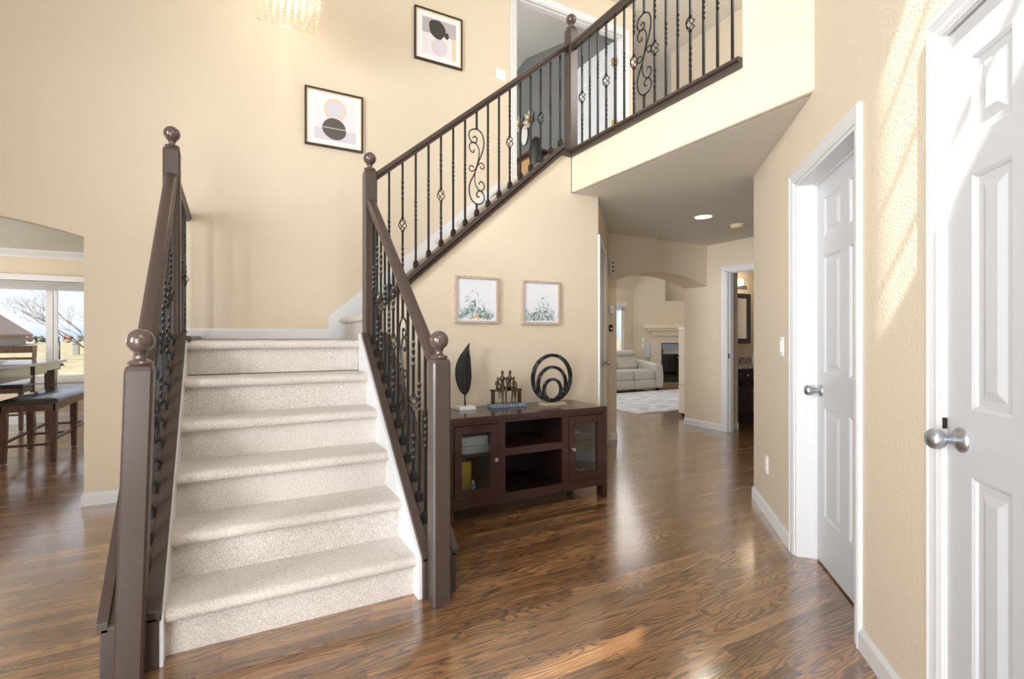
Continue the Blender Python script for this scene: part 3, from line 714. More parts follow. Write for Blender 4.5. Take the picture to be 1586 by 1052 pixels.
# things on the wall beside the archway
t = thing('door_chime', 'white box with three grey buttons high on the wall left of the archway', 'keypad', (3.96, YB, 1.99))
obj('housing', MB().box(3.90, 3.955, YB-.06, YB, 1.93, 2.10, bevel=.006), PLATE, t)
for k in range(3): obj('button', MB().box(3.912, 3.943, YB-.066, YB-.058, 1.952+k*.048, 1.982+k*.048, bevel=.002), mat('grey_button', sr(120, 122, 126), .5), t)
t = thing('thermostat', 'small white rounded thermostat left of the archway', 'thermostat', (3.96, YB, 1.5))
obj('housing', MB().box(3.915, 3.975, YB-.03, YB, 1.475, 1.565, bevel=.01), PLATE, t); obj('dial', MB(Matrix.Translation((3.945, YB-.03, 1.50)) @ Matrix.Rotation(PI/2, 4, 'X')).lathe([(0, 0), (.024, 0), (.022, .008), (0, .01)], seg=20), PLATE, t, smooth=40)
t = thing('wall_keypad', 'small black keypad below the thermostat', 'keypad', (3.95, YB, 1.3))
obj('housing', MB().box(3.915, 3.965, YB-.02, YB, 1.265, 1.345, bevel=.004), IRON, t); obj('display', MB().box(3.925, 3.955, YB-.022, YB-.018, 1.29, 1.31), PLATE, t)

# ------------------------------------------------------------------ pictures
PRINT = mat('white_print_paper', sr(236, 234, 234), .5); BLKF = mat('dark_bronze_frame', sr(52, 38, 26), .35); CREAM = mat('cream_mat_edge', sr(226, 205, 160), .5)
def flat_poly(pts, y, th=.0008):
    mb = MB(); mb.prism(pts, 'y', y-th, y); return mb
def frame4(x0, x1, z0, z1, y0, y1, w):
    mb = MB(); o_ = [(x0, z0), (x1, z0), (x1, z1), (x0, z1)]; i_ = [(x0+w, z0+w), (x1-w, z0+w), (x1-w, z1-w), (x0+w, z1-w)]
    mb.loft([[(a[0], y1, a[1]), (a[0], y0, a[1]), (b[0], y0, b[1]), (b[0], y1, b[1])] for a, b in zip(o_+o_[:1], i_+i_[:1])], caps=False)
    return mb
def blob(cx, cz, rx, rz, seed, n=36, j=.05, rot=0):
    rnd = random.Random(seed); ph = [rnd.uniform(0, 6.28) for _ in range(4)]
    out = []
    for k in range(n):
        a = 2*PI*k/n; r = 1+j*(math.sin(2*a+ph[0])+.6*math.sin(3*a+ph[1])+.4*math.sin(5*a+ph[2]))
        x = rx*r*math.cos(a); z = rz*r*math.sin(a); out.append((cx+x*math.cos(rot)-z*math.sin(rot), cz+x*math.sin(rot)+z*math.cos(rot)))
    return out
DARKG = mat('charcoal_print_ink', sr(88, 82, 80), .6); LILAC = mat('lilac_print_ink', sr(206, 202, 212), .6); GREYI = mat('grey_print_ink', sr(180, 174, 178), .6)
PALEI = mat('pale_print_ink', sr(224, 220, 226), .6); PEACH = mat('peach_print_ink', sr(226, 200, 170), .6); BLKI = mat('black_print_ink', sr(62, 58, 56), .6)
def ring_poly_mb(cx, cz, rx, rz, w, y, th=.001, n=40):
    mb = MB(); mb.loft([[(cx+(rx+d)*math.cos(2*PI*k/n), yy, cz+(rz+d)*math.sin(2*PI*k/n)) for d, yy in ((-w/2, y), (-w/2, y-th), (w/2, y-th), (w/2, y))] for k in range(n+1)], caps=False); return mb
def abstract(x0, x1, z0, z1, label, flip):
    y1 = YB; y0 = YB-.028; w = .014
    t = thing('framed_print', label, 'picture', ((x0+x1)/2, YB, z0), group='abstract prints on the tall back wall')
    obj('frame', frame4(x0, x1, z0, z1, y0, y1, w), BLKF, t); ob = obj('inner_lip', frame4(x0+w, x1-w, z0+w, z1-w, y0+.008, y1, .007), CREAM, t)
    pr = obj('print', MB().box(x0+w+.005, x1-w-.005, YB-.012, YB-.002, z0+w+.005, z1-w-.005), PRINT, t)
    W = x1-x0; X = lambda a: x0+a*W; Z = lambda a: z0+a*W
    yy = YB-.012
    a = (.16, .85)
    if not flip:
        obj('painted_field', flat_poly([(X(.16), Z(.14)), (X(.86), Z(.14)), (X(.86), Z(.86)), (X(.16), Z(.86))], yy), PALEI, pr)
        obj('painted_band', flat_poly([(X(.16), Z(.13)), (X(.88), Z(.13)), (X(.88), Z(.33)), (X(.16), Z(.33))], yy-.0009), LILAC, pr)
        obj('painted_ring', ring_poly_mb(X(.51), Z(.68), .17*W, .18*W, .02, yy-.001), PEACH, pr)
        obj('painted_disc', flat_poly(blob(X(.51), Z(.68), .16*W, .17*W, 3, j=0), yy-.001), LILAC, pr)
        obj('painted_disc', flat_poly(blob(X(.50), Z(.34), .205*W, .19*W, 12, j=.025), yy-.0019), DARKG, pr)
        obj('painted_line', flat_poly([(X(.3), Z(.345)), (X(.72), Z(.345)), (X(.72), Z(.355)), (X(.3), Z(.355))], yy-.0027), PRINT, pr)
    else:
        obj('painted_field', flat_poly([(X(.16), Z(.14)), (X(.86), Z(.14)), (X(.86), Z(.86)), (X(.16), Z(.86))], yy), PALEI, pr)
        obj('painted_band', flat_poly([(X(.16), Z(.56)), (X(.87), Z(.56)), (X(.87), Z(.86)), (X(.16), Z(.86))], yy-.0009), GREYI, pr)
        obj('painted_stripe', flat_poly([(X(.78), Z(.14)), (X(.86), Z(.14)), (X(.86), Z(.56)), (X(.78), Z(.56))], yy-.0009), PEACH, pr)
        obj('painted_ring', ring_poly_mb(X(.51), Z(.33), .16*W, .165*W, .008, yy-.001), PEACH, pr)
        obj('painted_disc', flat_poly(blob(X(.51), Z(.33), .15*W, .155*W, 3, j=0), yy-.001), LILAC, pr)
        obj('painted_blob', flat_poly(blob(X(.47), Z(.67), .19*W, .165*W, 5, j=.06, rot=-.6), yy-.0019), BLKI, pr)
        obj('painted_blob', flat_poly(blob(X(.67), Z(.59), .05*W, .06*W, 6, j=.05), yy-.0021), BLKI, pr)
abstract(.564, 1.055, 2.843, 3.336, 'black framed abstract print with the dark disc at the bottom, lower left on the wall', False)
abstract(1.5385, 2.03, 3.826, 4.32, 'black framed abstract print with the dark disc at the top, upper right on the wall', True)
# botanical prints
WASH = mat('weathered_wood_frame', sr(190, 172, 156), .6); add_var(WASH, sr(168, 150, 134), sr(208, 192, 178), 30, (1, 1, 4)); CANV = mat('botanical_paper', sr(228, 232, 238), .5)
INKS = [mat('leaf_green_wash', sr(122, 150, 138), .7), mat('teal_wash', sr(140, 172, 180), .7), mat('grey_wash', sr(150, 152, 158), .7), mat('ochre_wash', sr(214, 176, 128), .7), mat('pale_wash', sr(200, 208, 212), .7), mat('dark_leaf_wash', sr(92, 104, 102), .7)]
def botanical(x0, x1, z0, z1, label, seed):
    rnd = random.Random(seed)
    t = thing('framed_botanical_print', label, 'picture', ((x0+x1)/2, YU, z0), group='botanical prints above the console')
    obj('frame', frame4(x0, x1, z0, z1, YU-.03, YU, .018), WASH, t, bevel=.002)
    pr = obj('print', MB().box(x0+.016, x1-.016, YU-.014, YU-.002, z0+.016, z1-.016), CANV, t)
    W = x1-x0; mbs = [MB() for _ in INKS]; yy = YU-.014
    for i in range(150):
        fx = rnd.uniform(.11, .87); hmax = .62*(.55+.45*math.sin(fx*9+seed))+.15; fz = .1+abs(rnd.gauss(0, .35))*hmax; fz = min(fz, hmax)
        L = rnd.uniform(.06, .17)*(1-.3*fz); wd_ = L*rnd.uniform(.18, .34); a = rnd.uniform(.2, PI-.2)
        ci = rnd.choices(range(6), (3, 3, 3, 1.2, 5, 2))[0]
        if fz > .45: ci = rnd.choice((2, 4, 4))
        cx, cz = fx, fz; u = (math.cos(a), math.sin(a)); v = (-u[1], u[0]); pts = []
        for k in range(10):
            s_ = -1+2*k/9; pts.append((s_, wd_/L*2*(1-s_*s_)*.5))
        poly = [(cx+u[0]*s_*L/2+v[0]*q*L/2, cz+u[1]*s_*L/2+v[1]*q*L/2) for s_, q in pts]+[(cx+u[0]*s_*L/2-v[0]*q*L/2, cz+u[1]*s_*L/2-v[1]*q*L/2) for s_, q in pts[::-1][1:-1]]
        poly = [(x0+W*min(max(p[0], .09), .91), z0+W*min(max(p[1], .08), .9)) for p in poly]
        d_ = .0006+.00002*i
        mbs[ci].add([(p[0], yy-d_, p[1]) for p in poly], [tuple(range(len(poly)))])
    for mb_, m_ in zip(mbs, INKS): obj('painted_leaves', mb_, m_, pr, kind='stuff')
botanical(1.466, 1.83, 1.305, 1.655, 'pale wood framed botanical print above the leaf sculpture, left of the pair', 4)
botanical(2.045, 2.407, 1.302, 1.652, 'pale wood framed botanical print above the ring sculpture, right of the pair', 9)

# ------------------------------------------------------------------ console cabinet
KX0, KX1, KY0, KY1, KZ = 1.217, 2.516, 2.85, 3.30, .682
t = thing('media_console', 'dark espresso wood media console with two glass doors against the stair wall', 'cabinet', ((KX0+KX1)/2, 3.07, 0))
mb = MB(); mb.box(KX0, KX1, KY0, KY1, KZ-.035, KZ, bevel=.003); obj('top', mb, ESPR, t)
mb = MB()
mb.box(KX0+.002, KX0+.03, KY0+.01, KY1, .1, KZ-.035); mb.box(KX1-.03, KX1-.002, KY0+.01, KY1, .1, KZ-.035)
mb.box(1.59, 1.615, KY0+.02, KY1, .13, KZ-.035); mb.box(2.12, 2.145, KY0+.02, KY1, .13, KZ-.035)
mb.box(KX0+.02, KX1-.02, KY0+.012, KY1, .13, .152)
mb.box(KX0+.02, KX1-.02, KY1-.012, KY1, .13, KZ-.035)
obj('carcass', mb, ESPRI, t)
mb = MB()
mb.box(KX0, KX0+.042, KY0, KY0+.03, 0, KZ-.035); mb.box(KX1-.042, KX1, KY0, KY0+.03, 0, KZ-.035)
mb.box(KX0+.042, KX1-.042, KY0, KY0+.022, .098, .158); mb.box(KX0+.042, KX1-.042, KY0, KY0+.022, .632, KZ-.035)
mb.box(1.575, 1.635, KY0, KY0+.022, .158, .632); mb.box(2.105, 2.158, KY0, KY0+.022, .158, .632)
obj('face_frame', mb, ESPR, t, bevel=.0015)
for x, y in ((KX0, KY0+.03), (KX1-.042, KY0+.03), (KX0, KY1-.04), (KX1-.042, KY1-.04)):
    mb = MB(); mb.box(x, x+.042, y, y+.04, 0, .12); obj('leg', mb, ESPR, t)
obj('shelf', MB().box(1.615, 2.12, KY0+.005, KY1-.01, .404, .456, bevel=.002), ESPR, t)
for a, b in ((KX0+.03, 1.59), (2.145, KX1-.03)):
    obj('shelf', MB().box(a, b, KY0+.06, KY1-.01, .405, .425), ESPR, t)
obj('cable_hole', MB(Matrix.Translation((1.80, KY1-.0125, .30)) @ Matrix.Rotation(PI/2, 4, 'X')).lathe([(0, 0), (.02, 0), (.02, .002), (0, .002)], seg=20), mat('grey_grommet', sr(120, 110, 105), .6), t)
CGLASS = bpy.data.materials.new('cabinet_glass'); CGLASS.use_nodes = True; thin_glass(CGLASS, tint=(.9, .92, .92))
for a, b, kx in ((1.262, 1.573, 1.563), (2.160, 2.471, 2.170)):
    mb = MB(); f = .052; y0, y1 = KY0-.006, KY0+.018; z0, z1 = .162, .628
    mb.box(a, a+f, y0, y1, z0, z1); mb.box(b-f, b, y0, y1, z0, z1); mb.box(a+f, b-f, y0, y1, z0, z0+f); mb.box(a+f, b-f, y0, y1, z1-f, z1)
    dr = obj('door', mb, ESPR, t, bevel=.002)
    obj('glass_pane', MB().box(a+f-.004, b-f+.004, KY0+.006, KY0+.009, z0+f-.004, z1-f+.004), CGLASS, dr)
    kx2 = b-f/2+.005 if a < 2 else a+f/2
    obj('knob', MB(Matrix.Translation((kx2, y0, .395)) @ Matrix.Rotation(PI/2, 4, 'X')).lathe([(0, 0), (.007, 0), (.006, .008), (.012, .013), (.0155, .02), (.013, .027), (0, .03)], seg=18), mat('brushed_knob', sr(205, 195, 188), .3, metal=1), dr, smooth=50)
# contents
SILV = mat('silver_plastic', sr(200, 205, 212), .3, metal=.3); YEL = mat('yellow_box_card', sr(214, 190, 50), .6); BLUP = mat('light_blue_plastic', sr(120, 190, 220), .4)
t = thing('disc_player', 'silver disc player box on the upper shelf behind the left glass door', 'electronics', (1.42, 3.05, .425))
obj('case', MB().box(1.29, 1.56, 2.93, 3.22, .426, .475, bevel=.004), SILV, t); obj('lid', MB().box(1.295, 1.555, 2.935, 3.2, .475, .54, bevel=.01), mat('white_lid', sr(220, 224, 230), .35), t)
tag(obj('yellow_box', MB().box(1.36, 1.455, 3.0, 3.08, .153, .36, bevel=.002), YEL, base=(1.405, 3.04, .152)), 'yellow cardboard box standing behind the left glass door', 'box')
t = thing('small_bottle', 'small blue and white bottle beside the yellow box in the console', 'bottle', (1.44, 2.94, .153))
obj('body', MB().lathe([(0, 0), (.016, 0), (.016, .06), (.008, .072), (0, .072)], (1.44, 2.94, .153), 16), BLUP, t, smooth=40); obj('cap', MB().lathe([(0, .072), (.009, .072), (.009, .095), (0, .095)], (1.44, 2.94, .153), 16), PLATE, t, smooth=40)
t = thing('cable_router', 'dark box with coiled cables behind the right glass door', 'electronics', (2.3, 3.0, .425))
obj('case', MB().box(2.2, 2.44, 2.96, 3.18, .426, .46, bevel=.004), mat('dark_grey_plastic', sr(60, 62, 66), .4), t)
obj('cable', MB().tube([(2.3+.07*math.cos(a)*(1+.1*math.sin(3*a)), 3.0+.05*math.sin(a), .466+.003*a) for a in [k*.4 for k in range(30)]], .003, 6), SILV, t, smooth='all')
t = thing('cable_bundle', 'coil of grey cable lying low behind the right glass door', 'cable', (2.32, 3.0, .152))
obj('cable', MB().tube([(2.32+.08*math.cos(a), 3.0+.07*math.sin(a), .158+.0015*k) for k, a in enumerate([k*.5 for k in range(26)])], .005, 6), mat('grey_cable', sr(130, 130, 132), .5), t, smooth='all')

# ------------------------------------------------------------------ sculptures
MARB = mat('white_marble', sr(236, 236, 236), .25); DKM = mat('dark_cast_metal', sr(40, 38, 38), .42, metal=.4)
t = thing('leaf_sculpture', 'tall black metal leaf sculpture on a white marble base', 'sculpture', (1.50, 3.20, KZ))
obj('base', MB().box(1.435, 1.565, 3.15, 3.25, KZ, KZ+.026, bevel=.002), MARB, t)
obj('stem', MB().tube([(1.503, 3.2, KZ+.025), (1.502, 3.2, KZ+.06), (1.50, 3.2, KZ+.115)], [.007, .006, .005], 10), DKM, t, smooth='all')
mb = MB(); rows = []
nL = 26
for i in range(nL+1):
    f = i/nL; z = KZ+.10+.375*f
    mid = 1.503+.0*f-.02*math.sin(PI*f)*.6+.035*max(0, f-.55)**1.5*3.2
    hw = .062*math.sin(PI*min(1, f**.8))**.75*(1 if f < .98 else .3)+.0008
    hl = hw*1.05; hr = hw*(1.0 if f < .7 else 1-.6*(f-.7)/.3)
    hl *= (1 if f < .75 else 1-.3*(f-.75)/.25)
    row = []
    for k in range(9):
        q = -1+k/4; off = q*(hl if q < 0 else hr); row.append((mid+off, 3.2-.012*(1-abs(q))+.006*math.sin(f*60+abs(q)*4)*(.4 if abs(q) > .1 and f > .05 else 0)*.5, z+abs(q)*.0))
    back = [(x, y+.004, z) for x, y, z in row[::-1]]
    rows.append(row+back)
mb.loft(rows); lf = obj('leaf_blade', mb, DKM, t, smooth=60)
obj('midrib', MB().tube([((r[4][0]), r[4][1]-.001, r[4][2]) for r in rows[:-1]], .0028, 6), DKM, t, smooth='all')

BRZ = mat('antique_bronze', sr(92, 78, 62), .32, metal=.85); STONE = mat('blue_grey_stone', sr(112, 128, 142), .6); add_var(STONE, sr(90, 106, 122), sr(140, 154, 166), 60)
t = thing('family_sculpture', 'bronze sculpture of four people seated on a bench on a grey base', 'sculpture', (1.835, 3.17, KZ))
obj('base', MB().box(1.69, 1.98, 3.125, 3.215, KZ, KZ+.028, bevel=.004), STONE, t)
mb = MB(); mb.box(1.705, 1.723, 3.155, 3.185, KZ+.028, KZ+.132); mb.box(1.932, 1.95, 3.155, 3.185, KZ+.028, KZ+.132); mb.box(1.705, 1.95, 3.145, 3.2, KZ+.12, KZ+.132)
obj('bench', mb, BRZ, t, bevel=.001)
def seated(x, s, tw, arm):
    """small stylised seated figure; hips on the bench, legs hanging towards the viewer"""
    mb = MB(); zb = KZ+.137; y = 3.168
    H = lambda dx, dy, dz: (x+dx*s, y+dy*s, zb+dz*s)
    mb.tube([H(0, 0, 0), H(0, .002, .02), H(.002*tw, .0, .045), H(.003*tw, .0, .068), H(.004*tw, -.001, .083), H(.004*tw, -.002, .095)], [.014*s, .013*s, .011*s, .017*s, .010*s, .0055*s], 10)
    mb.sphere(H(.005*tw, -.004, .108), .0105*s, 12, 1.25)
    for q in (-1, 1):
        kx = q*.012+.010*tw
        mb.tube([H(q*.008, 0, .004), H(q*.010+.004*tw, -.025, .008), H(kx, -.046, .005), H(kx+.002*tw, -.044, -.03), H(kx, -.040, -.072), H(kx, -.040, -.088), H(kx+.001, -.056, -.094)], [.0105*s, .0095*s, .008*s, .0068*s, .0045*s, .0042*s, .003*s], 8)
        ax = arm if q*tw > 0 else 0
        mb.tube([H(q*.015, 0, .074), H(q*.024+ax*.012*q, -.004, .052), H(q*.020+ax*.026*q, -.02, .034), H(q*.012+ax*.028*q, -.036, .014)], [.006*s, .005*s, .0042*s, .0035*s], 7)
    o_ = obj('seated_figure', mb, BRZ, t, smooth='all')
    r = o_.modifiers.new('remesh', 'REMESH'); r.mode = 'VOXEL'; r.voxel_size = .0022; r.use_smooth_shade = True
seated(1.748, .72, 1, .3); seated(1.795, 1.12, -1, .8); seated(1.850, 1.12, 1, .8); seated(1.893, .72, -1, .3)

t = thing('ring_sculpture', 'dark mottled sculpture of three nested rings on a tan base', 'sculpture', (2.19, 3.10, KZ))
RINGM = mat('mottled_dark_metal', sr(50, 52, 58), .4, metal=.6); add_var(RINGM, sr(34, 32, 34), sr(112, 122, 134), 28, detail=5, p0=.5, p1=.72)
obj('base', MB().box(2.10, 2.29, 3.05, 3.15, KZ, KZ+.022, bevel=.002), mat('tan_stone', sr(176, 160, 138), .5), t)
def flat_ring(R, wd_, th, zb, yc, xc):
    mb = MB(); n = 64; cz = zb+R
    mb.loft([[(xc+(R+a)*math.sin(2*PI*k/n), yc+b, cz-(R+a)*math.cos(2*PI*k/n)) for a, b in ((0, -th), (0, th), (-wd_, th), (-wd_, -th))] for k in range(n+1)], caps=False)
    bmesh.ops.remove_doubles(mb.bm, verts=mb.bm.verts, dist=1e-6); return mb
obj('outer_ring', flat_ring(.186, .024, .011, KZ+.020, 3.10, 2.19), RINGM, t, smooth=40)
obj('middle_ring', flat_ring(.138, .021, .010, KZ+.024, 3.098, 2.19), RINGM, t, smooth=40)
obj('inner_ring', flat_ring(.088, .020, .010, KZ+.030, 3.096, 2.192), RINGM, t, smooth=40)

# ------------------------------------------------------------------ crystal chandelier above the landing
CRYS = bpy.data.materials.new('crystal_beads'); CRYS.use_nodes = True
def crystal(m):
    t_ = m.node_tree; n = t_.nodes; l = t_.links; n.clear()
    o_ = n.new('ShaderNodeOutputMaterial'); mx = n.new('ShaderNodeMixShader'); mx2 = n.new('ShaderNodeMixShader'); tr = n.new('ShaderNodeBsdfTransparent'); gl = n.new('ShaderNodeBsdfGlossy'); tl = n.new('ShaderNodeBsdfTranslucent')
    tl.inputs['Color'].default_value = (1, .93, .82, 1); gl.inputs['Roughness'].default_value = .1; mx.inputs['Fac'].default_value = .35; mx2.inputs['Fac'].default_value = .45
    l.new(tl.outputs[0], mx.inputs[1]); l.new(gl.outputs[0], mx.inputs[2]); l.new(mx.outputs[0], mx2.inputs[1]); l.new(tr.outputs[0], mx2.inputs[2]); l.new(mx2.outputs[0], o_.inputs['Surface'])
crystal(CRYS)
CHROME = mat('chrome', sr(210, 205, 195), .15, metal=1); BULB = mat('bulb_glow', (1, .9, .7), .5, emit=(1, .82, .55), estr=9)
def chandelier(name, label, x0, x1, y0, y1, zb, hgt, watts, n=9, top=None, hgt_cord=1.0):
    cx, cy = (x0+x1)/2, (y0+y1)/2
    t = thing(name, label, 'chandelier', (cx, cy, zb))
    mb = MB()
    for (a, b, c_, d_) in ((x0, x1, y0, y0+.01), (x0, x1, y1-.01, y1), (x0, x0+.01, y0, y1), (x1-.01, x1, y0, y1)): mb.box(a, b, c_, d_, zb+hgt, zb+hgt+.02)
    mb.box(x0, x1, y0, y1, zb+hgt+.018, zb+hgt+.022)
    mb.box(cx-.06, cx+.06, cy-.06, cy+.06, zb+hgt+.02, zb+hgt+.05); obj('frame', mb, CHROME, t)
    obj('cord', MB().tube([(cx, cy, zb+hgt+.04), (cx, cy, top)], .006, 8), CHROME, t, smooth='all')
    obj('canopy', MB().lathe([(0, -.03), (.05, -.03), (.06, 0), (0, 0)], (cx, cy, top), 24), CHROME, t, smooth=40)
    for sx in (-.25, .25):
        for sy in (-.25, .25):
            px, py = cx+sx*(x1-x0), cy+sy*(y1-y0)
            obj('bulb', MB().sphere((px, py, zb+hgt-.08), .014, 12, 1.6), BULB, t, smooth='all')
    proto = None
    k = 0
    for i in range(n):
        for j in range(n):
            edge = i in (0, n-1) or j in (0, n-1)
            px = x0+(x1-x0)*i/(n-1); py = y0+(y1-y0)*j/(n-1)
            z1 = zb+hgt; L = hgt if edge else hgt*(.55)
            key = edge
            if key not in meshes_cr.setdefault(name, {}):
                mb = MB(); m_ = int(L/.024)
                for q in range(m_):
                    zz = zb+.012+q*.024 if edge else zb+.006+q*.024
                    mb.lathe([(0, -.011), (.0105, -.002), (.0105, .002), (0, .011)], (0, 0, zz-zb), 6)
                mb.tube([(0, 0, 0), (0, 0, hgt)], .0012, 4)
                me = bpy.data.meshes.new('crystal_strand'); bmesh.ops.recalc_face_normals(mb.bm, faces=mb.bm.faces); mb.bm.to_mesh(me); mb.bm.free(); me.materials.append(CRYS); meshes_cr[name][key] = me
            o_ = bpy.data.objects.new('crystal_strand', meshes_cr[name][key]); C.objects.link(o_); o_.parent = t; o_.location = (px-cx, py-cy, 0)
    # bottom rim bars
    mb = MB()
    for (a, b, c_, d_) in ((x0, x1, y0-.002, y0+.004), (x0, x1, y1-.004, y1+.002), (x0-.002, x0+.004, y0, y1), (x1-.004, x1+.002, y0, y1)): mb.box(a, b, c_, d_, zb-.004, zb+.002)
    obj('bottom_rim', mb, CRYS, t)
    lamp(name+'_lamp', 'POINT', (cx, cy, zb+hgt*.5), watts, (1, .86, .68), size=.06)
meshes_cr = {}
chandelier('crystal_chandelier', 'square crystal chandelier glowing above the stair landing', .19, .585, 3.64, 4.03, 3.57, .34, 6.5, top=Z3)
chandelier('dining_chandelier', 'crystal chandelier at the left edge above the dining table', -2.78, -2.30, 6.85, 7.35, 1.72, .20, 25, n=7, top=ZC)

# ------------------------------------------------------------------ dining furniture
DWOOD = mat('dark_walnut_wood', sr(74, 50, 38), .3, coat=.2); add_var(DWOOD, sr(58, 38, 30), sr(92, 64, 48), 8, (6, 6, 1)); LEATH = mat('dark_leather', sr(38, 36, 42), .25, coat=.3)
TOPW = mat('dark_polished_top', sr(58, 42, 36), .16, coat=.5)
def leg_taper(x, y, z, w=.058, w2=.042):
    mb = MB(); r = lambda h, zz: [(x-h, y-h, zz), (x+h, y-h, zz), (x+h, y+h, zz), (x-h, y+h, zz)]
    mb.loft([r(w2/2*.7, 0.004), r(w2/2, .012), r(w2/2*1.08, .12), r(w/2, .35), r(w/2, z)]); return mb
def bench(name, label, x0, x1, y0, y1, zs, ny=3):
    t = thing(name, label, 'bench', ((x0+x1)/2, (y0+y1)/2, 0))
    mb = MB(); n = 6; rows = []
    for i, fy in enumerate([0, .012, .04, .5, .96, .988, 1]):
        y = y0-.015+(y1-y0+.03)*fy; e = [0, .6, 1, 1, 1, .6, 0][i]
        row = []
        for j, fx in enumerate([0, .03, .12, .5, .88, .97, 1]):
            g = [0, .6, .92, 1, .92, .6, 0][j]; row.append((x0-.015+(x1-x0+.03)*fx, y, zs-.05+.05*min(e, g)**.7+(.0)))
        rows.append(row+[(p[0], p[1], zs-.055) for p in row[::-1]])
    mb.loft(rows); obj('seat_cushion', mb, LEATH, t, smooth=60)
    mb = MB(); mb.box(x0+.01, x1-.01, y0, y0+.022, zs-.125, zs-.054); mb.box(x0+.01, x1-.01, y1-.022, y1, zs-.125, zs-.054); mb.box(x0, x0+.022, y0, y1, zs-.125, zs-.054); mb.box(x1-.022, x1, y0, y1, zs-.125, zs-.054)
    obj('apron', mb, DWOOD, t)
    for k in range(ny):
        y = y0+.03+(y1-y0-.06)*k/(ny-1)
        for x in (x0+.028, x1-.028): obj('leg', leg_taper(x, y, zs-.055), DWOOD, t)
    mb = MB(); mb.box(x0+.02, x0+.04, y0+.03, y1-.03, .19, .215); mb.box(x1-.04, x1-.02, y0+.03, y1-.03, .19, .215)
    for k in range(ny):
        y = y0+.03+(y1-y0-.06)*k/(ny-1); mb.box(x0+.03, x1-.03, y-.01, y+.01, .155, .178)
    obj('stretcher', mb, DWOOD, t)
bench('dining_bench', 'dark leather topped wooden bench in front of the dining table', -1.91, -1.49, 6.14, 7.62, .615)
t = thing('dining_table', 'dark wooden counter height dining table by the window', 'table', (-2.4, 7.1, 0))
obj('table_top', MB().box(-2.95, -1.88, 5.95, 8.2, .882, .912, bevel=.004), TOPW, t)
mb = MB(); mb.box(-2.9, -1.93, 6.0, 6.03, .76, .882); mb.box(-1.955, -1.925, 6.03, 7.1, .755, .882); mb.box(-1.935, -1.905, 7.1, 7.5, .78, .882); mb.box(-1.96, -1.93, 7.5, 8.12, .80, .882); mb.box(-2.9, -1.93, 8.1, 8.13, .79, .882); mb.box(-2.9, -2.87, 6.0, 8.1, .76, .882)
obj('apron', mb, TOPW, t, bevel=.003)
for x in (-2.88, -2.0):
    for y in (6.15, 8.02): obj('leg', leg_taper(x, y, .882, .1, .085), DWOOD, t)
def chair(label, cx, cy, face):
    """dining chair; backrest on the +y side, faces -y"""
    t = thing('dining_chair', label, 'chair', (cx, cy, 0), group='dark dining chairs')
    X = lambda a, b: (cx+a, cy+b*face)
    zs = .6
    def bx(mb, a0, a1, b0, b1, z0, z1, bev=0):
        y0, y1 = sorted((cy+b0*face, cy+b1*face)); mb.box(cx+a0, cx+a1, y0, y1, z0, z1, bevel=bev)
    mb = MB(); bx(mb, -.22, .22, -.22, .2, zs-.05, zs, .02); obj('seat_cushion', mb, LEATH, t, smooth=60)
    mb = MB(); bx(mb, -.21, .21, -.2, .2, zs-.11, zs-.05); obj('seat_frame', mb, DWOOD, t)
    for a in (-.19, .19): obj('leg', leg_taper(cx+a, cy-.18*face, zs-.05, .045, .036), DWOOD, t)
    for a in (-.2, .2):
        mb = MB(); y = cy+.2*face; f = face
        mb.loft([[(cx+a-.02, y+dy*f-.02, z), (cx+a+.02, y+dy*f-.02, z), (cx+a+.02, y+dy*f+.02, z), (cx+a-.02, y+dy*f+.02, z)] for dy, z in ((.05, .004), (.0, .3), (.0, .6), (.04, .85), (.09, 1.09))]); obj('leg', mb, DWOOD, t)
    for z0, z1, dy in ((.99, 1.085, .078), (.90, .93, .055), (.82, .85, .04)):
        mb = MB(); bx(mb, -.19, .19, .2+dy-.01, .2+dy+.012, z0, z1); obj('back_slat', mb, DWOOD, t)
    mb = MB(); bx(mb, -.19, .19, -.19, -.17, .2, .225); bx(mb, -.19, .19, .19, .21, .27, .295); bx(mb, -.2, -.18, -.18, .2, .2, .22); bx(mb, .18, .2, -.18, .2, .2, .22); obj('stretcher', mb, DWOOD, t)
chair('dark wooden dining chair with a slatted back at the window end of the table', -2.545, 8.45, 1)

# ------------------------------------------------------------------ bathroom
t = thing('bathroom_vanity', 'dark bathroom vanity cabinet with a granite top seen through the doorway', 'cabinet', (6.5, 4.45, 0))
VX0, VX1 = 5.94, 7.2
DV = mat('black_brown_vanity', sr(40, 30, 28), .35)
obj('carcass', MB().box(VX0, VX1, 4.22, 4.74, .1, .78), DV, t); obj('toe_kick', MB().box(VX0, VX1, 4.28, 4.74, 0, .1), DV, t)
GRAN = mat('speckled_granite', sr(150, 140, 130), .2); add_var(GRAN, sr(80, 72, 68), sr(206, 196, 186), 60, detail=6)
mb = MB(); mb.box(VX0, VX1, 4.18, 4.74, .78, .815, bevel=.004); mb.box(VX0, VX1, 4.725, 4.745, .815, .9); obj('countertop', mb, GRAN, t)
for a, b in ((VX0+.01, 6.42), (6.44, 7.18)):
    o_ = obj('drawer', MB().box(a, b, 4.2, 4.22, .62, .765, bevel=.004), DV, t); obj('knob', MB().sphere(((a+b)/2-.05, 4.19, .69), .013, 12), NICKEL, o_, smooth='all')
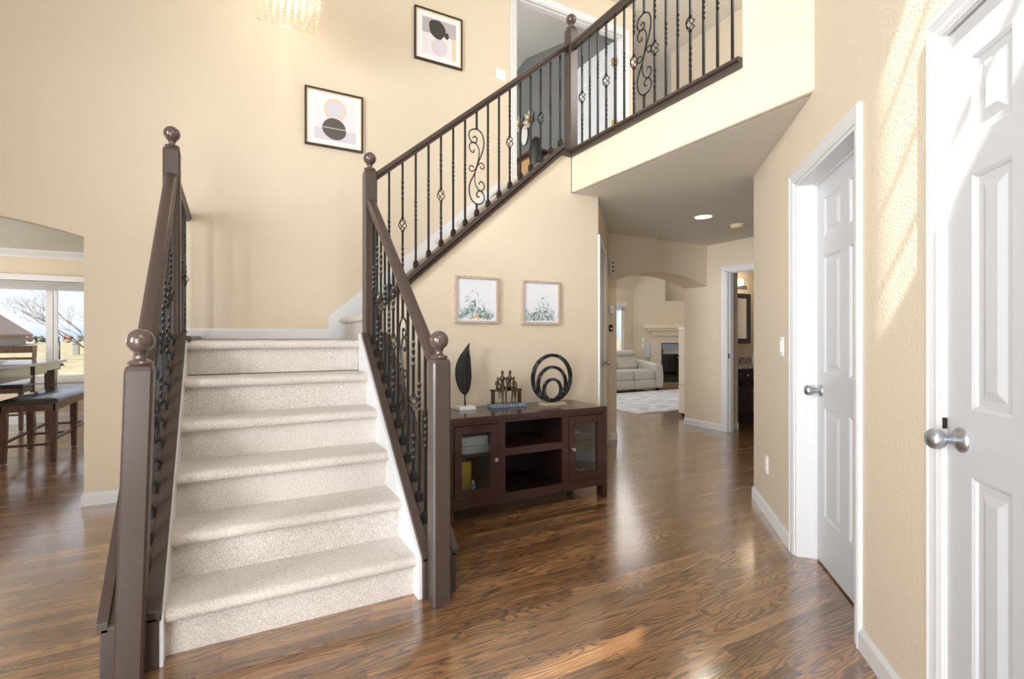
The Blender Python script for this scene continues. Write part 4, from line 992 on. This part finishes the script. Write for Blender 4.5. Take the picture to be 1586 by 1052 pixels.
for a, b, hx in ((VX0+.01, 6.27, 6.235), (6.29, 6.6, 6.32)):
    mb = MB(); mb.box(a, b, 4.2, 4.22, .13, .6); fr = .05
    for q in ((a, b, .13, .18), (a, b, .55, .6), (a, a+fr, .13, .6), (b-fr, b, .13, .6)): mb.box(q[0], q[1], 4.192, 4.2, q[2], q[3])
    o_ = obj('door', mb, DV, t, bevel=.002); obj('handle', MB().tube([(hx, 4.19, .36), (hx, 4.165, .38), (hx, 4.165, .46), (hx, 4.19, .48)], .006, 8), NICKEL, o_, smooth='all')
t = thing('wall_mirror', 'dark framed mirror above the bathroom vanity', 'mirror', (6.6, 4.75, 1.1))
obj('frame', frame4(6.25, 6.97, 1.11, 1.85, 4.72, 4.75, .07), DV, t, bevel=.004); obj('mirror_glass', MB().box(6.31, 6.91, 4.735, 4.74, 1.17, 1.79), mat('mirror_silver', (.85, .85, .85), .02, metal=1), t)
t = thing('vanity_light', 'lit glass vanity light above the mirror', 'wall light', (6.8, 4.7, 2.0))
obj('backplate', MB().box(6.2, 6.9, 4.73, 4.749, 1.92, 1.97), NICKEL, t)
for x in (6.3, 6.62):
    o_ = obj('arm', MB().tube([(x, 4.73, 1.94), (x, 4.66, 1.93), (x, 4.66, 1.955)], .008, 8), NICKEL, t, smooth='all')
    obj('glass_shade', MB().box(x-.04, x+.04, 4.62, 4.70, 1.955, 2.05, bevel=.01), mat('frosted_lit_shade', (1, .93, .82), .4, emit=(1, .85, .62), estr=4), t)
lamp('vanity_lamp', 'POINT', (6.7, 4.45, 2.0), 4, (1, .82, .62), size=.1)
t = thing('soap_dispenser', 'clear soap bottle on the bathroom counter', 'bottle', (6.62, 4.42, .816))
obj('body', MB().lathe([(0, 0), (.035, 0), (.037, .01), (.037, .11), (.03, .125), (.012, .13), (.012, .14), (0, .14)], (6.62, 4.42, .816), 20), mat('frosted_bottle', sr(205, 200, 190), .2, trans=.3), t, smooth=50)
obj('pump', MB().tube([(6.62, 4.42, .95), (6.62, 4.42, 1.0), (6.585, 4.42, 1.0)], .006, 8), NICKEL, t, smooth='all')

# ------------------------------------------------------------------ living room
RUGM = mat('white_patterned_rug', sr(214, 216, 224), .95); add_var(RUGM, sr(190, 194, 206), sr(230, 232, 238), 5, (1, 1, 1), 5, .4, .6)
r_ = obj('area_rug', MB().box(5.66, 9.1, 5.69, 7.95, 0, .012, bevel=.003), RUGM, base=(7.4, 6.8, 0)); tag(r_, 'pale grey patterned area rug on the living room floor', 'rug')
SOFA = mat('light_grey_leather', sr(196, 194, 188), .42); add_bump(SOFA, 60, .1, .001)
t = thing('sofa', 'light grey leather reclining sofa beyond the archway', 'sofa', (7.6, 8.5, 0))
SX0, SX1, SY0, SY1 = 6.3, 8.74, 8.04, 8.98
mb = MB(); mb.box(SX0+.05, SX1-.05, SY0+.06, SY1, .06, .25, bevel=.02); obj('base', mb, SOFA, t, smooth=40)
cuts = [6.52, 7.28, 7.88, 8.52]
for a, b in zip(cuts[:-1], cuts[1:]):
    obj('seat_cushion', MB().box(a+.004, b-.004, SY0+.01, 8.75, .25, .47, bevel=.04), SOFA, t, smooth=50)
    obj('footrest_panel', MB().box(a+.004, b-.004, SY0, SY0+.09, .05, .255, bevel=.02), SOFA, t, smooth=50)
    mb = MB(); p = [(8.60, .45), (8.56, .5), (8.66, .76), (8.74, .78), (8.92, .76), (8.96, .45)]; mb.prism(p, 'x', a+.004, b-.004); obj('back_cushion', mb, SOFA, t, bevel=.03, smooth=50)
    mb = MB(); p = [(8.66, .76), (8.63, .82), (8.68, .885), (8.78, .90), (8.84, .86), (8.84, .77)]; mb.prism(p, 'x', a+.03, b-.03); obj('headrest', mb, SOFA, t, bevel=.02, smooth=50)
for a, b in ((SX0, 6.52), (8.52, SX1)):
    mb = MB(); p = [(SY0-.02, .05), (SY0-.03, .3), (SY0+.0, .57), (SY0+.05, .60), (8.6, .66), (8.97, .70), (8.97, .05)]; mb.prism(p, 'x', a, b); obj('armrest', mb, SOFA, t, bevel=.03, smooth=50)
for x in (SX0+.08, SX1-.08):
    for y in (SY0+.08, SY1-.08): obj('foot', MB().box(x-.03, x+.03, y-.03, y+.03, 0, .07), IRON, t)
# fireplace in the angled wall (u along the wall, v negative = towards the room)
TILE = mat('cream_tile_surround', sr(216, 204, 184), .35)
def tile_nodes():
    t_, n, l, b = nodes(TILE); tc_ = n.new('ShaderNodeTexCoord'); br = n.new('ShaderNodeTexBrick'); mp_ = n.new('ShaderNodeMapping'); mp_.inputs['Rotation'].default_value = (PI/2, 0, PI/4)
    br.offset = 0; br.inputs['Color1'].default_value = (*sr(218, 207, 188), 1); br.inputs['Color2'].default_value = (*sr(210, 198, 178), 1); br.inputs['Mortar'].default_value = (*sr(176, 166, 150), 1)
    br.inputs['Scale'].default_value = 1; br.inputs['Brick Width'].default_value = .3; br.inputs['Row Height'].default_value = .3; br.inputs['Mortar Size'].default_value = .004
    l.new(tc_.outputs['Object'], mp_.inputs[0]); l.new(mp_.outputs[0], br.inputs['Vector']); l.new(br.outputs['Color'], b.inputs['Base Color'])
t = thing('fireplace', 'corner gas fireplace with a cream mantel and tile surround', 'fireplace', tuple(MF @ Vector((1.1, 0, 0))))
FB = (.776, 1.66)
mb = MB(MF); wall_grid(mb, 'y', -.03, .0, .51, 2.3, .1, 1.27, [(FB[0], FB[1], .0, 1.06)]); mb2 = mb
obj('tile_surround', mb, TILE, t)
mb = MB(MF); mb.box(.38, 2.35, -.24, 0, 1.42, 1.51, bevel=.006); mb.box(.44, 2.35, -.20, 0, 1.36, 1.42, bevel=.006); mb.box(.55, 2.3, -.10, 0, 1.24, 1.36, bevel=.006); obj('mantel', mb, mat('cream_mantel', sr(226, 214, 192), .5), t)
mb = MB(MF); mb.box(.56, 2.3, -.42, -.03, 0, .10, bevel=.006); obj('hearth', mb, mat('tan_hearth_tile', sr(150, 122, 96), .4), t)
FBM = mat('black_firebox', sr(26, 26, 28), .35, metal=.3)
mb = MB(MF); mb.box(FB[0], FB[1], -.05, .24, .11, .15); mb.box(FB[0], FB[0]+.04, -.05, .24, .11, 1.06); mb.box(FB[1]-.04, FB[1], -.05, .24, .11, 1.06); mb.box(FB[0], FB[1], -.05, .24, .99, 1.06); mb.box(FB[0], FB[1], .2, .24, .11, 1.06); obj('firebox', mb, FBM, t)
GRL = mat('grey_grille', sr(120, 128, 142), .35, metal=.5)
for z0, z1 in ((.90, 1.04), (.13, .22)): obj('vent_grille', MB(MF).box(FB[0]+.02, FB[1]-.02, -.055, -.045, z0, z1), GRL if z0 > .5 else FBM, t)
mb = MB(MF)
for k in range(4): mb.box(FB[0]+.02, FB[1]-.02, -.062, -.053, .79+k*.02, .797+k*.02)
obj('louvre', mb, mat('silver_louvre', sr(140, 146, 156), .3, metal=.8), t)
DGL = bpy.data.materials.new('smoked_glass'); DGL.use_nodes = True; thin_glass(DGL, tint=(.35, .36, .38)); obj('glass_front', MB(MF).box(FB[0]+.04, FB[1]-.04, -.03, -.026, .22, .80), DGL, t)
for k, (u, z, a) in enumerate(((1.1, .30, .2), (1.3, .32, -.3), (1.2, .39, .1))):
    mb = MB(MF); mb.tube([(u-.2, .06, z-.03*a), (u, .03+k*.02, z+.02), (u+.2, .08, z+.05*a)], [.035, .042, .032], 10); obj('log', mb, mat('ceramic_log', sr(150, 110, 84), .8), t, smooth='all')
plate('light_switch', MF @ Matrix.Diagonal((1, -1, 1, 1)), .345, .98, .06, .115, 'white switch plate beside the fireplace, lower of two', 'switch', 'rocker')
plate('light_switch', MF @ Matrix.Diagonal((1, -1, 1, 1)), .345, 1.14, .06, .115, 'white switch plate beside the fireplace, upper of two', 'switch', 'rocker')
t = thing('speaker_panel', 'pale blue grey wall panel left of the fireplace', 'wall panel', tuple(MF @ Vector((.42, -.01, .85))))
obj('panel', MB(MF).box(.42, .505, -.045, 0, .70, 1.04, bevel=.004), mat('pale_blue_grey', sr(196, 206, 216), .5), t)
# white drawer tower beyond the arch
t = thing('drawer_tower', 'narrow tall white drawer cabinet just beyond the archway', 'cabinet', (6.28, 5.1, 0))
DX0, DX1, DY0, DY1 = 6.06, 6.50, 4.93, 5.27
CRM = mat('cream_white_laminate', sr(244, 234, 216), .4)
obj('body', MB().box(DX0+.018, DX1, DY0, DY1, .05, 1.35, bevel=.003), CRM, t)
for z0, z1 in ((.055, .48), (.49, .90), (.91, 1.345)):
    o_ = obj('drawer', MB().box(DX0, DX0+.018, DY0, DY1, z0, z1, bevel=.003), CRM, t); obj('handle', MB().box(DX0-.014, DX0, DY0+.05, DY1-.0, z1-.012, z1-.002), NICKEL, o_)
for x in (DX0+.04, DX1-.04):
    for y in (DY0+.05, DY1-.05): obj('caster', MB(Matrix.Translation((x, y, .024)) @ Matrix.Rotation(PI/2, 4, 'Y')).lathe([(0, -.012), (.02, -.012), (.024, 0), (.02, .012), (0, .012)], seg=16), IRON, t)

# ------------------------------------------------------------------ upstairs bedroom things
XW = 4.3
t = thing('wall_flower_decor', 'silver petal flower decor with a white teardrop on the grey bedroom wall', 'wall decor', (XW, 6.8, 4.6))
PET = mat('silver_petals', sr(205, 195, 182), .3, metal=.5)
def petals(cy, cz, R, n, name, m=PET):
    for k in range(n):
        a = 2*PI*k/n; mb = MB(Matrix.Translation((XW-.03, cy+R*.6*math.cos(a), cz+R*.6*math.sin(a))) @ Matrix.Rotation(a, 4, 'X') @ Matrix.Rotation(.35, 4, 'Z')); 
        mb.sphere((0, 0, 0), R*.42, 12); bmesh.ops.scale(mb.bm, vec=(.25, 1, .62), verts=mb.bm.verts); obj(name, mb, m, t, smooth='all')
    mb = MB(); mb.sphere((XW-.03, cy, cz), R*.2, 10); obj('flower_center', mb, BRASS, t, smooth='all')
petals(6.69, 4.70, .15, 7, 'petal'); petals(7.0, 4.74, .15, 7, 'petal')
mb = MB(Matrix.Translation((XW-.03, 6.82, 4.50))); mb.sphere((0, 0, 0), .125, 16); bmesh.ops.scale(mb.bm, vec=(.12, .8, 1.3), verts=mb.bm.verts); obj('teardrop_panel', mb, PRINT, t, smooth='all')
# ------------------------------------------------------------------ helper: a low dresser with dark frame below the decor
t = thing('bedroom_dresser', 'dark wooden dresser with tan panels against the grey bedroom wall', 'dresser', (4.1, 6.5, Z2))
obj('top', MB().box(3.88, 4.28, 5.95, 7.3, 3.90, 3.94, bevel=.006), DWOOD, t); obj('body', MB().box(3.92, 4.28, 6.0, 7.25, Z2+.02, 3.9), DWOOD, t)
TAN = mat('tan_panel', sr(196, 156, 108), .35, metal=.2)
for k in range(3):
    y = 6.05+.40*k
    for z in (2.80, 3.08, 3.36, 3.64): obj('drawer', MB().box(3.905, 3.92, y, y+.34, z, z+.2, bevel=.004), TAN, t)
t = thing('oval_mirror', 'black oval standing mirror in front of the bedroom dresser', 'mirror', (3.8, 5.78, Z2))
mb = MB(Matrix.Translation((3.8, 5.78, 3.80)) @ Matrix.Rotation(.5, 4, 'Z')); mb.sphere((0, 0, 0), .17, 20); bmesh.ops.scale(mb.bm, vec=(.12, .62, 1.25), verts=mb.bm.verts); obj('mirror_back', mb, IRON, t, smooth='all')
obj('stand', MB().tube([(3.8, 5.78, Z2+.02), (3.8, 5.78, 3.62)], .012, 8), IRON, t, smooth='all'); obj('base', MB().lathe([(0, 0), (.13, 0), (.12, .02), (0, .03)], (3.8, 5.78, Z2), 20), IRON, t, smooth=40)

# ------------------------------------------------------------------ outside
GRASS = mat('dry_spring_grass', sr(190, 186, 140), .95, spec=.1); add_var(GRASS, sr(122, 116, 90), sr(160, 150, 126), 1.2, detail=8, p0=.35, p1=.65)
mb = MB(); NX, NY = 40, 30; vs = []; 
def gh(x, y):
    d_ = y-9.3
    return -.35+(.018*max(0, d_-8) if d_ < 60 else .018*52+.0*(d_-60))*1.0+.35*math.sin(x*.07+1)*min(1, max(0, d_-12)/20)
for j in range(NY+1):
    y = 9.3+(j/NY)**2*110
    for i in range(NX+1): x = -140+240*i/NX; vs.append((x, y, gh(x, y)))
mb.add(vs, [(j*(NX+1)+i, j*(NX+1)+i+1, (j+1)*(NX+1)+i+1, (j+1)*(NX+1)+i) for j in range(NY) for i in range(NX)])
struct('ground', mb, GRASS, 'dry grassy slope outside the dining window', smooth='all')
def pt(px, D, z): # a point D metres of depth away at picture column px (used for placing the distant things only)
    r = (px-CX)/F_PX; return (D*(math.sin(YAW)+r*math.cos(YAW)), D*(math.cos(YAW)-r*math.sin(YAW)), z)
mb = MB(); A = [pt(px, D, 0) for px, D in ((60, 24), (90, 33), (118, 42), (129, 60))]
mb.loft([[(p[0]-.6, p[1], gh(p[0], p[1])+.03), (p[0]+.6, p[1], gh(p[0], p[1])+.03)] for p in [(-16, 22), (-22, 32), (-26, 46), (-45, 60)]], close=False, caps=False)
tag(obj('garden_path', mb, mat('pale_concrete', sr(172, 168, 160), .9), base=(-22, 32, 0)), 'pale concrete path winding over the slope outside', 'path')
mb = MB(); mb.box(-60, 20, 19, 21.2, -.33, -.18); struct('ground_road', mb, mat('grey_asphalt', sr(120, 122, 126), .9), 'grey road outside the dining window')
BRK = mat('pinkish_brick', sr(160, 146, 132), .9); ROOF = mat('brown_shingles', sr(150, 126, 118), .9)
p = pt(-6, 46, 0); hx, hy = p[0]-4.7, p[1]
t = thing('neighbour_house', 'pinkish brick house with a gabled roof outside the dining window', 'house', (hx, hy, gh(hx, hy)))
g0 = gh(hx, hy)-.3
mb = MB(); mb.prism([(hx-5, g0), (hx+4.6, g0), (hx+4.6, 1.6), (hx+1.5, 4.0), (hx-5, 4.0)], 'y', hy, hy+8); obj('walls', mb, BRK, t)
mb = MB(); mb.prism([(hx+5.0, 1.3), (hx+1.5, 4.05), (hx-5.4, 4.05), (hx-5.4, 4.2), (hx+1.6, 4.25), (hx+5.1, 1.5)], 'y', hy-.4, hy+8.4); obj('roof', mb, ROOF, t)
BARK = mat('grey_brown_bark', sr(96, 84, 76), .9)
def tree(name, label, base, h, seed, depth=5, group=None, spread=.55, lean=0):
    rnd = random.Random(seed); t_ = thing(name, label, 'tree', base, group=group)
    trunk = MB(); tw = MB()
    def grow(p, d_, L, r, k, mb_):
        q = p+d_*L; mid = p+d_*L*.5+Vector((rnd.uniform(-1, 1), rnd.uniform(-1, 1), rnd.uniform(-.3, .6)))*L*.07
        mb_.tube([p, mid, q], [r, r*.85, r*.66], 5 if k < 3 else 4)
        if k >= depth: return
        for _ in range(3 if k < 4 else 2):
            nd = (d_+Vector((rnd.uniform(-1, 1), rnd.uniform(-1, 1), rnd.uniform(-.35, .7)))*spread*1.3).normalized(); grow(p+d_*L*rnd.uniform(.55, 1), nd, L*rnd.uniform(.62, .82), r*.6, k+1, tw)
    b = Vector(base); grow(b, Vector((lean, 0, 1)).normalized(), h*.3, h*.011, 0, trunk)
    obj('trunk', trunk, BARK, t_, smooth='all'); obj('twigs', tw, BARK, t_, smooth='all', kind='stuff')
p = pt(172, 13, 0); tree('bare_tree', 'bare leafless tree with fine twigs right outside the dining window', (p[0], p[1], gh(p[0], p[1])), 3.7, 5, 8, spread=.72, lean=-.15)
p = pt(-25, 34, 0); tree('bare_tree', 'distant bare tree in front of the brick house', (p[0], p[1], gh(p[0], p[1])), 5.0, 11, 6)
SHR = mat('dark_shrub_green', sr(92, 100, 84), .95); BRD = mat('reddish_brown_shrub', sr(140, 112, 100), .95)
for k, (px, D, w_, h_, m_) in enumerate(((38, 62, 1.0, 1.5, BRD), (60, 64, .9, 1.4, SHR), (82, 62, .9, 1.3, SHR), (104, 65, 1.0, 1.5, BRD), (128, 62, .8, 1.2, SHR))):
    p = pt(px, D, 0); zz = gh(p[0], p[1]); mb = MB(); rnd = random.Random(k)
    for _ in range(14): mb.sphere((p[0]+rnd.uniform(-w_, w_)*.5, p[1]+rnd.uniform(-.4, .4), zz+rnd.uniform(.2, h_*.6)), rnd.uniform(.25, .45)*h_*.5, 8)
    names = ['second from the left', 'third from the left', 'in the middle', 'second from the right', 'at the right']
    o_ = obj('distant_shrub', mb, m_, base=(p[0], p[1], zz)); tag(o_, 'round shrub on the horizon outside, '+['leftmost of the row', 'second from the left', 'middle of the row', 'second from the right', 'rightmost of the row'][k], 'shrub', 'shrubs along the horizon')
    dm = o_.modifiers.new('d', 'DISPLACE'); tx = bpy.data.textures.new('leafy', 'CLOUDS'); tx.noise_scale = .3; dm.texture = tx; dm.strength = .2
p = pt(118, 30, 0); zz = gh(p[0], p[1])
t = thing('utility_box', 'small grey utility pillar standing on the grass outside', 'utility box', (p[0], p[1], zz))
obj('cabinet', MB().box(p[0]-.15, p[0]+.15, p[1]-.15, p[1]+.15, zz, zz+.62, bevel=.02), mat('grey_green_metal', sr(120, 122, 118), .6), t); obj('cap', MB().box(p[0]-.17, p[0]+.17, p[1]-.17, p[1]+.17, zz+.62, zz+.68, bevel=.01), mat('grey_cap', sr(100, 102, 100), .6), t)
p = pt(92, 22, 0); zz = gh(p[0], p[1])
t = thing('lamp_post', 'thin dark post standing on the grass outside the window', 'post', (p[0], p[1], zz))
obj('pole', MB().tube([(p[0], p[1], zz), (p[0], p[1], 1.0)], .03, 8), IRON, t, smooth='all'); obj('base', MB().lathe([(0, 0), (.16, 0), (.14, .12), (0, .14)], (p[0], p[1], zz), 14), IRON, t, smooth=40)

bpy.context.view_layer.update()
